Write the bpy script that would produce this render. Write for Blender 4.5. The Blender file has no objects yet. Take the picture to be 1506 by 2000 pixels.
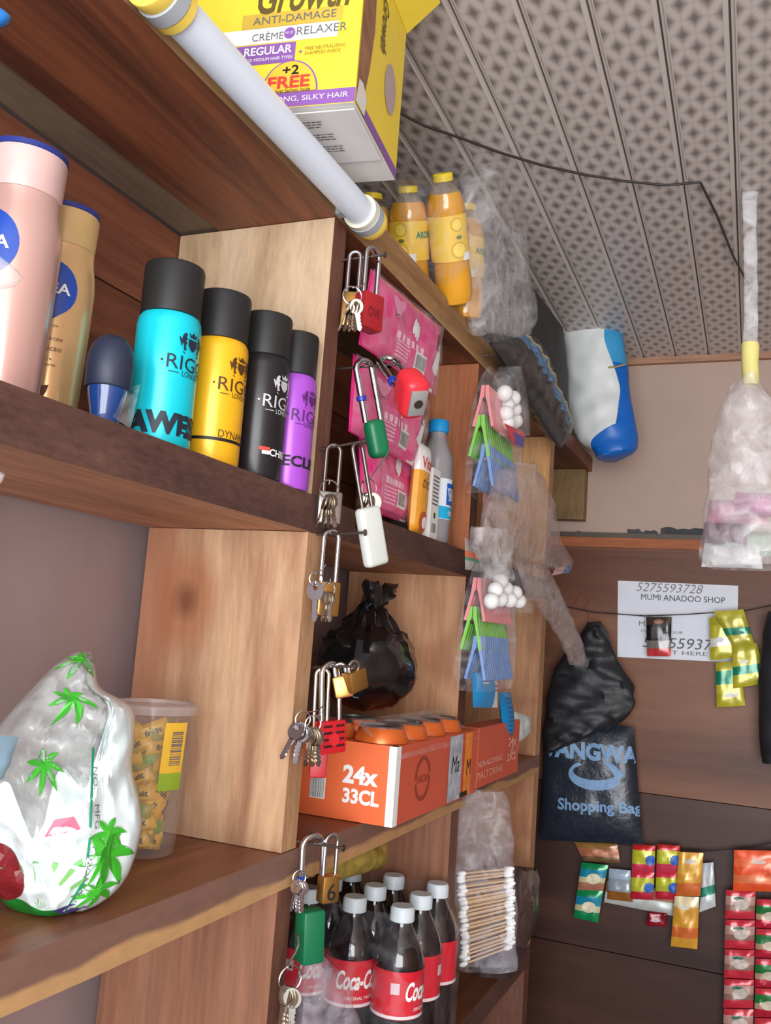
import bpy, bmesh, math, random
from mathutils import Vector as V, Matrix, Euler, noise
PI = math.pi
sc = bpy.context.scene
COL = sc.collection

# ------------------------------------------------------------------ camera, light, exposure
IMW, IMH, FPX = 1506, 2000, 1799.44
CAMP = V((0.3953, 0.0, 0.0499))
cam_d = bpy.data.cameras.new('camera')
cam = bpy.data.objects.new('camera', cam_d)
COL.objects.link(cam)
CM = Matrix(((0.9198368, -0.01511921, 0.39200977), (0.38549327, -0.15051742, -0.91035128), (0.07276809, 0.98849174, -0.13262311)))
cam.matrix_world = Matrix.Translation(CAMP) @ CM.to_4x4()
cam_d.sensor_fit = 'VERTICAL'
cam_d.sensor_height = 36.0
cam_d.lens = FPX / IMH * 36.0
cam_d.clip_start = 0.02
sc.camera = cam

world = bpy.data.worlds.new('daylight')
sc.world = world
world.use_nodes = True
bg = world.node_tree.nodes['Background']
bg.inputs[0].default_value = (0.80, 0.90, 1.0, 1)
bg.inputs[1].default_value = 1.3


def area(name, loc, rot, sx, sy, power, col):
    d = bpy.data.lights.new(name, 'AREA')
    d.shape = 'RECTANGLE'
    d.size, d.size_y, d.energy, d.color = sx, sy, power, col
    o = bpy.data.objects.new(name, d)
    COL.objects.link(o)
    o.location = loc
    o.rotation_euler = rot
    return o


# daylight through the open shop front behind the camera
area('shop_front_daylight', (0.80, -1.02, -0.05), (math.radians(90), 0, 0), 1.5, 1.25, 46, (0.97, 0.98, 1.0))
sc.view_settings.view_transform = 'Standard'
sc.view_settings.look = 'None'
sc.view_settings.exposure = 0.22
sc.view_settings.gamma = 1.0
sc.view_settings.use_curve_mapping = False
sc.cycles.max_bounces = 7
sc.cycles.diffuse_bounces = 3
sc.cycles.glossy_bounces = 3


def P(u, v, x=None, y=None, z=None):
    """point of the scene seen at pixel (u, v) at the given real distance (a plane of the room)"""
    d = CM @ V(((u - IMW / 2) / FPX, (IMH / 2 - v) / FPX, -1))
    if x is not None:
        t = (x - CAMP.x) / d.x
    elif y is not None:
        t = (y - CAMP.y) / d.y
    else:
        t = (z - CAMP.z) / d.z
    return CAMP + d * t


# ------------------------------------------------------------------ materials
def lin(c):
    def f(v):
        v /= 255.0
        return v / 12.92 if v <= 0.04045 else ((v + 0.055) / 1.055) ** 2.4
    return (f(c[0]), f(c[1]), f(c[2]), 1)


MATS = {}


def nodes_of(name):
    m = bpy.data.materials.new(name)
    m.use_nodes = True
    return m, m.node_tree.nodes, m.node_tree.links, m.node_tree.nodes['Principled BSDF']


def mat(name, col, rough=0.5, metal=0.0, var=0.06, scale=30, bump=0.0, spec=0.5, coat=0.0, trans=0.0, emit=None, sss=0.0, alpha=1.0):
    if name in MATS:
        return MATS[name]
    m, n, l, b = nodes_of(name)
    c = lin(col)
    tc = n.new('ShaderNodeTexCoord')
    nz = n.new('ShaderNodeTexNoise')
    nz.inputs['Scale'].default_value = scale
    nz.inputs['Detail'].default_value = 4
    l.new(tc.outputs['Object'], nz.inputs['Vector'])
    rp = n.new('ShaderNodeValToRGB')
    rp.color_ramp.elements[0].position = 0.3
    rp.color_ramp.elements[1].position = 0.7
    rp.color_ramp.elements[0].color = tuple(max(0, k * (1 - var)) for k in c[:3]) + (1,)
    rp.color_ramp.elements[1].color = tuple(min(1, k * (1 + var)) for k in c[:3]) + (1,)
    l.new(nz.outputs[0], rp.inputs[0])
    l.new(rp.outputs[0], b.inputs['Base Color'])
    b.inputs['Roughness'].default_value = rough
    b.inputs['Metallic'].default_value = metal
    b.inputs['Specular IOR Level'].default_value = spec
    b.inputs['Coat Weight'].default_value = coat
    b.inputs['Transmission Weight'].default_value = trans
    b.inputs['Alpha'].default_value = alpha
    if sss:
        b.inputs['Subsurface Weight'].default_value = sss
        b.inputs['Subsurface Radius'].default_value = (0.01, 0.01, 0.01)
    if emit:
        b.inputs['Emission Color'].default_value = lin(emit[0])
        b.inputs['Emission Strength'].default_value = emit[1]
    if bump:
        bp = n.new('ShaderNodeBump')
        bp.inputs['Strength'].default_value = bump
        bp.inputs['Distance'].default_value = 0.002
        l.new(nz.outputs[0], bp.inputs['Height'])
        l.new(bp.outputs[0], b.inputs['Normal'])
    MATS[name] = m
    return m


def wood(name, cols, axis='y', scale=9.0, stretch=0.09, dist=1.5, rough=0.6, fine=0.22, knots=0.0, bump=0.25, off=(0, 0, 0), knot=None):
    """sawn wood: grain runs along one axis, colours from dark to pale streaks"""
    if name in MATS:
        return MATS[name]
    m, n, l, b = nodes_of(name)
    tc = n.new('ShaderNodeTexCoord')
    mp = n.new('ShaderNodeMapping')
    s = [1, 1, 1]
    s['xyz'.index(axis)] = stretch
    mp.inputs['Scale'].default_value = s
    mp.inputs['Location'].default_value = off
    l.new(tc.outputs['Object'], mp.inputs['Vector'])
    nz = n.new('ShaderNodeTexNoise')
    nz.inputs['Scale'].default_value = scale
    nz.inputs['Detail'].default_value = 5
    nz.inputs['Roughness'].default_value = 0.6
    nz.inputs['Distortion'].default_value = dist
    l.new(mp.outputs[0], nz.inputs['Vector'])
    rp = n.new('ShaderNodeValToRGB')
    els = rp.color_ramp.elements
    k = len(cols)
    els[0].position, els[0].color = 0.30, lin(cols[0])
    els[1].position, els[1].color = 0.70, lin(cols[-1])
    for i in range(1, k - 1):
        e = els.new(0.30 + 0.40 * i / (k - 1))
        e.color = lin(cols[i])
    l.new(nz.outputs[0], rp.inputs[0])
    n2 = n.new('ShaderNodeTexNoise')
    n2.inputs['Scale'].default_value = scale * 16
    n2.inputs['Detail'].default_value = 4
    n2.inputs['Roughness'].default_value = 0.7
    l.new(mp.outputs[0], n2.inputs['Vector'])
    mr = n.new('ShaderNodeMapRange')
    mr.inputs[1].default_value = 0.3
    mr.inputs[2].default_value = 0.7
    mr.inputs[3].default_value = 1 - fine
    mr.inputs[4].default_value = 1 + fine
    l.new(n2.outputs[0], mr.inputs[0])
    mx = n.new('ShaderNodeVectorMath')
    mx.operation = 'SCALE'
    l.new(rp.outputs[0], mx.inputs[0])
    l.new(mr.outputs[0], mx.inputs['Scale'])
    out = mx.outputs[0]
    if knots:
        vo = n.new('ShaderNodeTexNoise')
        vo.inputs['Scale'].default_value = 6.5
        vo.inputs['Detail'].default_value = 2
        vo.inputs['Distortion'].default_value = 0.6
        l.new(tc.outputs['Object'], vo.inputs['Vector'])
        kr = n.new('ShaderNodeMapRange')
        kr.inputs[1].default_value = 0.58
        kr.inputs[2].default_value = 0.70
        kr.inputs[3].default_value = 0
        kr.inputs[4].default_value = knots
        l.new(vo.outputs[0], kr.inputs[0])
        mk = n.new('ShaderNodeMixRGB')
        mk.inputs[2].default_value = lin((138, 82, 56))
        l.new(kr.outputs[0], mk.inputs[0])
        l.new(out, mk.inputs[1])
        out = mk.outputs[0]
    if knot:                                # reddish heartwood on one side and a knot at a place of its own
        def mth(op, a, b_):
            k_ = n.new('ShaderNodeMath')
            k_.operation = op
            for i_, q_ in enumerate((a, b_)):
                if isinstance(q_, (int, float)):
                    k_.inputs[i_].default_value = q_
                else:
                    l.new(q_, k_.inputs[i_])
            return k_.outputs[0]

        def mixc(fac, c1, col):
            k_ = n.new('ShaderNodeMixRGB')
            l.new(fac, k_.inputs[0])
            l.new(c1, k_.inputs[1])
            k_.inputs[2].default_value = lin(col)
            return k_.outputs[0]

        def rng(v_, a, b_, c_, d_):
            k_ = n.new('ShaderNodeMapRange')
            l.new(v_, k_.inputs[0])
            for i_, q_ in enumerate((a, b_, c_, d_)):
                k_.inputs[i_ + 1].default_value = q_
            return k_.outputs[0]
        sx = n.new('ShaderNodeSeparateXYZ')
        l.new(tc.outputs['Object'], sx.inputs[0])
        nz3 = n.new('ShaderNodeTexNoise')
        nz3.inputs['Scale'].default_value = 22
        nz3.inputs['Detail'].default_value = 4
        l.new(mp.outputs[0], nz3.inputs['Vector'])
        w = mth('MULTIPLY', mth('SUBTRACT', nz3.outputs[0], .5), .10)
        edge = mth('ADD', sx.outputs[0], w)
        out = mixc(rng(edge, knot[0] + .02, knot[0] - .03, 0, .75), out, (150, 92, 66))
        dx = mth('SUBTRACT', sx.outputs[0], knot[1])
        dz = mth('MULTIPLY', mth('SUBTRACT', sx.outputs[2], knot[2]), .62)
        d = mth('ADD', mth('POWER', mth('ADD', mth('MULTIPLY', dx, dx), mth('MULTIPLY', dz, dz)), .5), mth('MULTIPLY', w, .35))
        out = mixc(rng(d, .040, .020, 0, .70), out, (156, 96, 62))
        out = mixc(rng(d, .016, .006, 0, .80), out, (104, 56, 38))
    l.new(out, b.inputs['Base Color'])
    b.inputs['Roughness'].default_value = rough
    b.inputs['Specular IOR Level'].default_value = 0.35
    bp = n.new('ShaderNodeBump')
    bp.inputs['Strength'].default_value = bump
    bp.inputs['Distance'].default_value = 0.001
    l.new(n2.outputs[0], bp.inputs['Height'])
    l.new(bp.outputs[0], b.inputs['Normal'])
    MATS[name] = m
    return m


def film(name, col=(235, 235, 238), fac=0.25, rough=0.18, scale=38, contrast=0.25, bump=0.5):
    """thin crinkled plastic: mostly see-through, some milky and shiny"""
    if name in MATS:
        return MATS[name]
    m, n, l, b = nodes_of(name)
    b.inputs['Base Color'].default_value = lin(col)
    b.inputs['Roughness'].default_value = rough
    b.inputs['Specular IOR Level'].default_value = 0.8
    tr = n.new('ShaderNodeBsdfTransparent')
    tc = n.new('ShaderNodeTexCoord')
    nz = n.new('ShaderNodeTexNoise')
    nz.inputs['Scale'].default_value = scale
    nz.inputs['Detail'].default_value = 5
    nz.inputs['Distortion'].default_value = 1.5
    l.new(tc.outputs['Object'], nz.inputs['Vector'])
    mr = n.new('ShaderNodeMapRange')
    mr.inputs[1].default_value = 0.3
    mr.inputs[2].default_value = 0.75
    mr.inputs[3].default_value = max(0, fac - contrast * 0.5)
    mr.inputs[4].default_value = min(1, fac + contrast)
    l.new(nz.outputs[0], mr.inputs[0])
    mix = n.new('ShaderNodeMixShader')
    l.new(mr.outputs[0], mix.inputs[0])
    l.new(tr.outputs[0], mix.inputs[1])
    l.new(b.outputs[0], mix.inputs[2])
    bp = n.new('ShaderNodeBump')
    bp.inputs['Strength'].default_value = bump
    bp.inputs['Distance'].default_value = 0.004
    l.new(nz.outputs[0], bp.inputs['Height'])
    l.new(bp.outputs[0], b.inputs['Normal'])
    l.new(mix.outputs[0], n['Material Output'].inputs[0])
    MATS[name] = m
    return m


# ------------------------------------------------------------------ geometry collector
class G:
    def __init__(s):
        s.v, s.f, s.m = [], [], []

    def add(s, vs, fs, mi=0):
        o = len(s.v)
        s.v += [V(q) for q in vs]
        s.f += [tuple(i + o for i in f) for f in fs]
        s.m += [mi] * len(fs)
        return s

    def join(s, g, M=None, mi=None):
        o = len(s.v)
        s.v += [(M @ q if M else q.copy()) for q in g.v]
        s.f += [tuple(i + o for i in f) for f in g.f]
        s.m += [mi if mi is not None else k for k in g.m]
        return s

    def xf(s, M):
        s.v = [M @ q for q in s.v]
        return s

    def box(s, x0, x1, y0, y1, z0, z1, mi=0):
        vs = [(x, y, z) for z in (z0, z1) for y in (y0, y1) for x in (x0, x1)]
        return s.add(vs, [(0, 2, 3, 1), (4, 5, 7, 6), (0, 1, 5, 4), (2, 6, 7, 3), (0, 4, 6, 2), (1, 3, 7, 5)], mi)

    def rbox(s, c, size, bev, mi=0, seg=2):
        bm = bmesh.new()
        bmesh.ops.create_cube(bm, size=1)
        bmesh.ops.scale(bm, vec=size, verts=bm.verts)
        bmesh.ops.bevel(bm, geom=bm.edges[:], offset=bev, segments=seg, affect='EDGES', profile=0.5)
        bm.verts.index_update()
        s.add([V(c) + v.co for v in bm.verts], [tuple(v.index for v in f.verts) for f in bm.faces], mi)
        bm.free()
        return s

    def lathe(s, prof, n=32, sx=1.0, sy=1.0, c=(0, 0, 0), mi=0, mis=None, cap=True):
        vs, fs, ms = [], [], []
        k = len(prof)
        for r, z in prof:
            for i in range(n):
                a = 2 * PI * i / n
                vs.append((c[0] + r * sx * math.cos(a), c[1] + r * sy * math.sin(a), c[2] + z))
        for j in range(k - 1):
            for i in range(n):
                i2 = (i + 1) % n
                fs.append((j * n + i, j * n + i2, (j + 1) * n + i2, (j + 1) * n + i))
                ms.append(mis[j] if mis else mi)
        if cap:
            if prof[0][0] > 1e-6:
                fs.append(tuple(range(n - 1, -1, -1)))
                ms.append(ms[0])
            if prof[-1][0] > 1e-6:
                fs.append(tuple((k - 1) * n + i for i in range(n)))
                ms.append(ms[-2] if len(ms) > 1 else mi)
        o = len(s.v)
        s.v += [V(q) for q in vs]
        s.f += [tuple(i + o for i in f) for f in fs]
        s.m += ms
        return s

    def tube(s, pts, r, n=8, closed=False, mi=0, rs=None):
        pts = [V(p) for p in pts]
        k = len(pts)
        vs, fs = [], []
        up = None
        for i, p in enumerate(pts):
            if closed:
                t = pts[(i + 1) % k] - pts[i - 1]
            else:
                t = pts[min(i + 1, k - 1)] - pts[max(i - 1, 0)]
            t.normalize()
            if up is None:
                up = V((0, 0, 1)) if abs(t.z) < 0.9 else V((1, 0, 0))
            a = t.cross(up)
            if a.length < 1e-5:
                a = t.orthogonal()
            a.normalize()
            up = a.cross(t).normalized()
            rr = rs[i] if rs else r
            for q in range(n):
                w = 2 * PI * q / n
                vs.append(p + a * (rr * math.cos(w)) + up * (rr * math.sin(w)))
        for i in range(k if closed else k - 1):
            i2 = (i + 1) % k
            for q in range(n):
                q2 = (q + 1) % n
                fs.append((i * n + q, i * n + q2, i2 * n + q2, i2 * n + q))
        if not closed:
            fs.append(tuple(range(n - 1, -1, -1)))
            fs.append(tuple((k - 1) * n + q for q in range(n)))
        return s.add(vs, fs, mi)

    def sphere(s, c, r, n=12, k=8, mi=0, sc_=(1, 1, 1)):
        prof = [(r * math.sin(PI * j / k), -r * math.cos(PI * j / k)) for j in range(k + 1)]
        prof[0] = (1e-5, -r)
        prof[-1] = (1e-5, r)
        g = G().lathe(prof, n, cap=False)
        g.v = [V((c[0] + q.x * sc_[0], c[1] + q.y * sc_[1], c[2] + q.z * sc_[2])) for q in g.v]
        return s.join(g, mi=mi)

    def prism(s, pts2, z0, z1, mi=0):
        """outline in XY, extruded along Z"""
        k = len(pts2)
        vs = [(p[0], p[1], z0) for p in pts2] + [(p[0], p[1], z1) for p in pts2]
        fs = [tuple(range(k - 1, -1, -1)), tuple(range(k, 2 * k))]
        fs += [(i, (i + 1) % k, k + (i + 1) % k, k + i) for i in range(k)]
        return s.add(vs, fs, mi)


ORG = {}


def mesh_of(name, g, mats, ang=38):
    me = bpy.data.meshes.new(name)
    me.from_pydata([tuple(q) for q in g.v], [], g.f)
    if not isinstance(mats, (list, tuple)):
        mats = [mats]
    for m in mats:
        me.materials.append(m)
    if len(mats) > 1:
        me.polygons.foreach_set('material_index', [min(k, len(mats) - 1) for k in g.m])
    me.update()
    if ang:
        me.shade_smooth()
        me.set_sharp_from_angle(angle=math.radians(ang))
    return me


def props(o, label=None, cat=None, group=None, kind=None):
    if label:
        o['label'] = label
    if cat:
        o['category'] = cat
    if group:
        o['group'] = group
    if kind:
        o['kind'] = kind
    return o


def thing(name, label, cat, loc, group=None):
    o = bpy.data.objects.new(name, None)
    o.empty_display_size = 0.02
    COL.objects.link(o)
    o.location = loc
    ORG[o.name] = V(loc)
    return props(o, label, cat, group)


def part(name, g, mats, parent=None, ang=38, label=None, loc=None, **kw):
    """one mesh object; g is in room coordinates, stored relative to its thing's base"""
    base = ORG[parent.name] if parent else V(loc or (0, 0, 0))
    g2 = G()
    g2.v = [q - base for q in g.v]
    g2.f, g2.m = g.f, g.m
    o = bpy.data.objects.new(name, mesh_of(name, g2, mats, ang))
    COL.objects.link(o)
    if parent:
        o.parent = parent
    else:
        o.location = base
    ORG[o.name] = base
    if label:
        o['label'] = label
    return props(o, kw.get('lab'), kw.get('cat'), kw.get('group'), kw.get('kind'))


def inst(name, me, M, parent=None):
    """an object that shares mesh data, placed by a room-space matrix"""
    o = bpy.data.objects.new(name, me)
    COL.objects.link(o)
    if parent:
        o.parent = parent
        M = Matrix.Translation(-ORG[parent.name]) @ M
    o.matrix_local = M
    ORG[o.name] = ORG[parent.name] if parent else M.translation.copy()
    return o


def fr(o, ux, uy, uz):
    """matrix with the given axes"""
    M = Matrix((V(ux), V(uy), V(uz))).transposed().to_4x4()
    M.translation = V(o)
    return M


_tc = {}


def tgeo(s, w, h=None, bold=0.0, shear=0.0):
    """flat lettering centred on the origin in XY, scaled to width w (and height h)"""
    key = (s, bold, shear)
    if key not in _tc:
        cu = bpy.data.curves.new('lettering', 'FONT')
        cu.body = s
        cu.resolution_u = 3
        cu.offset = bold
        cu.shear = shear
        o = bpy.data.objects.new('lettering', cu)
        COL.objects.link(o)
        bpy.context.view_layer.update()
        me = bpy.data.meshes.new_from_object(o.evaluated_get(bpy.context.evaluated_depsgraph_get()))
        _tc[key] = ([v.co.copy() for v in me.vertices], [tuple(p.vertices) for p in me.polygons])
        bpy.data.objects.remove(o)
        bpy.data.curves.remove(cu)
        bpy.data.meshes.remove(me)
    vs, fs = _tc[key]
    x0, x1 = min(v.x for v in vs), max(v.x for v in vs)
    y0, y1 = min(v.y for v in vs), max(v.y for v in vs)
    kx = w / (x1 - x0)
    ky = h / (y1 - y0) if h else kx
    g = G()
    g.add([((v.x - (x0 + x1) / 2) * kx, (v.y - (y0 + y1) / 2) * ky, 0) for v in vs], fs)
    return g


def disc(r, n=28, rings=4, sy=1.0):
    g = G()
    vs = [(0, 0, 0)]
    for j in range(1, rings + 1):
        for i in range(n):
            a = 2 * PI * i / n
            vs.append((r * j / rings * math.cos(a), r * sy * j / rings * math.sin(a), 0))
    fs = [(0, 1 + i, 1 + (i + 1) % n) for i in range(n)]
    for j in range(rings - 1):
        for i in range(n):
            a, b = 1 + j * n + i, 1 + j * n + (i + 1) % n
            fs.append((a, a + n, b + n, b))
    return g.add(vs, fs)


def rect(w, h, nx=6, ny=2, c=(0, 0)):
    g = G()
    vs = [(c[0] + w * (i / nx - .5), c[1] + h * (j / ny - .5), 0) for j in range(ny + 1) for i in range(nx + 1)]
    return g.add(vs, [(j * (nx + 1) + i, j * (nx + 1) + i + 1, (j + 1) * (nx + 1) + i + 1, (j + 1) * (nx + 1) + i) for j in range(ny) for i in range(nx)])


def poly(pts):
    return G().add([(p[0], p[1], 0) for p in pts], [tuple(range(len(pts)))])


def lines(w, h, n, seed=1):
    """rows of unreadable small print"""
    rnd = random.Random(seed)
    g = G()
    for i in range(n):
        x, y = -w / 2, h / 2 - h * (i + .5) / n
        while x < w / 2 - w * .08:
            b = min(w * rnd.uniform(.05, .18), w / 2 - x)
            t = h / n * .22
            g.add([(x, y - t, 0), (x + b, y - t, 0), (x + b, y + t, 0), (x, y + t, 0)], [(0, 1, 2, 3)])
            x += b + w * .025
    return g


def barcode(w, h, n=16, seed=1):
    rnd = random.Random(seed)
    g = G()
    x = -w / 2
    for i in range(n):
        b = w / n * rnd.uniform(.25, .75)
        g.add([(x, -h / 2, 0), (x + b, -h / 2, 0), (x + b, h / 2, 0), (x, h / 2, 0)], [(0, 1, 2, 3)])
        x += w / n
    return g


def on_cyl(g, c, rfun, ang, z0, off=0.0004, sx=1, sy=1):
    """wrap flat lettering round an upright turned body; ang is the middle of the print"""
    o = G()
    o.f, o.m = g.f, g.m
    for q in g.v:
        z = z0 + q.y
        r = rfun(z) if callable(rfun) else rfun
        a = ang + q.x / r
        r += off
        o.v.append(V((c[0] + r * sx * math.cos(a), c[1] + r * sy * math.sin(a), c[2] + z)))
    return o


def prof_r(prof):
    def f(z):
        for (r0, z0), (r1, z1) in zip(prof, prof[1:]):
            if z0 <= z <= z1 and z1 > z0:
                return r0 + (r1 - r0) * (z - z0) / (z1 - z0)
        return max(r for r, z in prof)
    return f


class Surf:
    """soft pack: a pillow over a quad given by its four corners (bottom left, bottom right, top right, top left) and a face normal"""

    def __init__(s, bl, br, tr, tl, N, T, amp=0.002, seed=0, freq=30, px=2.0, pz=2.0, pinch=0.0, wav=0.0):
        s.c = [V(bl), V(br), V(tr), V(tl)]
        s.N = V(N).normalized()
        s.T, s.amp, s.seed, s.freq, s.px, s.pz, s.pinch, s.wav = T, amp, seed, freq, px, pz, pinch, wav

    def ev(s, u, v, side=1, off=0.0):
        a, b = (u + 1) / 2, (v + 1) / 2
        p = s.c[0].lerp(s.c[1], a).lerp(s.c[3].lerp(s.c[2], a), b)
        e = max(0.0, (1 - abs(u) ** s.px)) * max(0.0, (1 - abs(v) ** s.pz))
        e = e ** 0.6
        k = noise.noise((p + V((s.seed * 3.1, side * 5, 0))) * s.freq) + 0.5 * noise.noise((p + V((0, s.seed, side))) * s.freq * 2.3)
        w = s.wav * noise.noise((p + V((7, s.seed * 1.7, 0))) * s.freq * .5)
        return p + s.N * (side * (s.T / 2 * e + off) + s.amp * k * (0.25 + e) + w)

    def geo(s, nu=14, nv=14, bounds=None, mi=None):
        """bounds: borders v(u), low to high, between colour fields; the mesh rows follow them"""
        g = G()
        nb = len(bounds) + 1 if bounds else 1

        def vv(i, j):
            if not bounds:
                return -1 + 2 * j / nv
            u = -1 + 2 * i / nu
            b = [-1] + [max(-.999, min(.999, f(u))) for f in bounds] + [1]
            t = j / nv * nb
            k = min(int(t + 1e-9), nb - 1)
            return b[k] + (b[k + 1] - b[k]) * (t - k)
        ix = {}
        vs = []
        for side in (1, -1):
            for j in range(nv + 1):
                for i in range(nu + 1):
                    edge = i in (0, nu) or j in (0, nv)
                    if edge and side == -1:
                        ix[(side, i, j)] = ix[(1, i, j)]
                        continue
                    ix[(side, i, j)] = len(vs)
                    vs.append(s.ev(-1 + 2 * i / nu, vv(i, j), side if not edge else 1))
        fs, ms = [], []
        for side in (1, -1):
            for j in range(nv):
                for i in range(nu):
                    q = [ix[(side, i, j)], ix[(side, i + 1, j)], ix[(side, i + 1, j + 1)], ix[(side, i, j + 1)]]
                    if side == -1:
                        q.reverse()
                    fs.append(tuple(q))
                    ms.append(min(nb - 1, int((j + .5) / nv * nb)) if bounds else mi(-1 + 2 * (i + .5) / nu, -1 + 2 * (j + .5) / nv, side) if mi else 0)
        g.v = vs
        g.f = fs
        g.m = ms
        return g

    def put(s, g, u0=0.0, v0=0.0, off=0.0006, rot=0.0):
        """lay flat lettering (metres) on the front"""
        wu = ((s.c[1] - s.c[0]).length + (s.c[2] - s.c[3]).length) / 2
        wv = ((s.c[3] - s.c[0]).length + (s.c[2] - s.c[1]).length) / 2
        o = G()
        o.f, o.m = g.f, g.m
        ca, sa = math.cos(rot), math.sin(rot)
        for q in g.v:
            x, y = q.x * ca - q.y * sa, q.x * sa + q.y * ca
            u = max(-.995, min(.995, u0 + 2 * x / wu))
            v = max(-.995, min(.995, v0 + 2 * y / wv))
            o.v.append(s.ev(u, v, 1, off))
        return o


def quad_surf(pxs, N, T, x=None, y=None, **kw):
    """soft pack whose four corners are seen at pixels bl, br, tr, tl in the plane x or y"""
    return Surf(*[P(u, v, x=x, y=y) for u, v in pxs], N, T, **kw)


XP, YM, ZP = (1, 0, 0), (0, -1, 0), (0, 0, 1)

# shared plain materials
M_white = mat('print_white', (238, 238, 236), .5, var=.02)
M_black = mat('print_black', (22, 20, 22), .5, var=.02)
M_grey = mat('print_grey', (110, 108, 108), .6, var=.02)
M_steel = mat('polished_steel', (205, 205, 210), .16, 1.0, var=.05)
M_steel2 = mat('worn_nickel', (190, 180, 165), .26, 1.0, var=.12)
M_brass = mat('brushed_brass', (196, 150, 84), .32, .9, var=.08)
M_nail = mat('nail_steel', (120, 110, 104), .35, .9, var=.1)
M_clear = film('clear_wrap', (240, 240, 244), .08, .10, 32, .16, .6)
M_milky = film('milky_film', (236, 234, 234), .22, .14, 26, .34, .9)
M_hang = film('greyish_bag_film', (200, 184, 180), .30, .18, 24, .34, .9)

# ------------------------------------------------------------------ the room
XL, XR, YF, YB, ZC, ZF = -0.200, 1.55, 2.04, -1.0, 0.70, -1.35
Z1, Z1T, Z2, Z2T, Z3, Z3T, Z4, Z4T = .4445, .485, .1394, .1736, -.1771, -.146, -.510, -.475
XB = -.18
M_wallL = mat('mauve_wall_paint', (148, 128, 128), .55, var=.10, scale=9, bump=.15)
M_wallF = mat('pinkish_board', (186, 160, 146), .6, var=.06, scale=6, bump=.1)
M_floor = mat('cement_floor', (108, 98, 90), .8, var=.2, scale=14, bump=.3)

part('floor', G().box(XL - .05, XR + .05, YB - .3, YF + .05, ZF - .05, ZF), M_floor, kind='structure')
part('wall_left', G().box(XL - .05, XL, YB, YF, ZF, ZC + .05), M_wallL, kind='structure')
part('wall_right', G().box(XR, XR + .05, YB, YF, ZF, ZC + .05), M_wallF, kind='structure')
wf = part('wall_far', G().box(XL - .05, XR + .05, YF + .012, YF + .06, ZF, ZC + .05), M_wallF, kind='structure')
part('upper_panel', G().box(XL, XR, YF, YF + .012, .302, ZC), M_wallF, wf, ang=0)
wd = wood('brown_plywood', [(84, 48, 30), (118, 74, 50), (138, 92, 66)], 'x', 5, .16, 1.2, .45, .10, bump=.1)
wd2 = wood('dark_plywood', [(46, 24, 18), (66, 38, 30), (84, 52, 40)], 'x', 5, .16, 1.2, .45, .10, bump=.1)
zz = [.288, -.235, -.56, -.95, ZF]
for i in range(4):
    g = G()
    for x0, x1 in ((XL, .62), (.623, XR)):
        pg = G().box(x0, x1, YF - .004 - .001 * (i == 0), YF + .012, zz[i + 1] + .002, zz[i])
        part('wood_panel', pg, wd if i == 0 else wd2, wf, ang=0)
part('trim_1', G().box(XL, XR, YF - .014, YF, ZC - .014, ZC), wood('trim_wood', [(150, 110, 88), (180, 136, 110)], 'x'), kind='structure')
part('trim_2', G().box(XL, XR, YF - .010, YF - .0005, .298, .308), mat('dark_metal_strip', (84, 74, 64), .5), kind='structure')
part('trim_3', G().box(XL, XR, YF - .011, YF - .0055, .276, .2975), wood('orange_lath', [(150, 84, 50), (176, 106, 66)], 'x'), kind='structure')
# old torn paper stuck above the strip
for (u0, u1, va, vb, c) in ((1225, 1285, 1036, 1052, (74, 72, 72)), (1290, 1380, 1034, 1053, (62, 64, 66)), (1115, 1150, 1040, 1052, (112, 90, 82))):
    a, b = P(u0, vb, y=YF), P(u1, va, y=YF)
    rnd = random.Random(u0)
    pts = [(a.x + (b.x - a.x) * k / 8, a.z - rnd.uniform(0, .004)) for k in range(9)] + [(a.x + (b.x - a.x) * k / 8, b.z + rnd.uniform(-.006, .004)) for k in range(8, -1, -1)]
    part('torn_patch', G().prism(pts, 0, .0008).xf(fr((0, YF - .0005, 0), (1, 0, 0), (0, 0, 1), (0, -1, 0))), mat('patch_%d' % c[0], c, .7, var=.3, scale=60), wf, ang=0)

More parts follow.
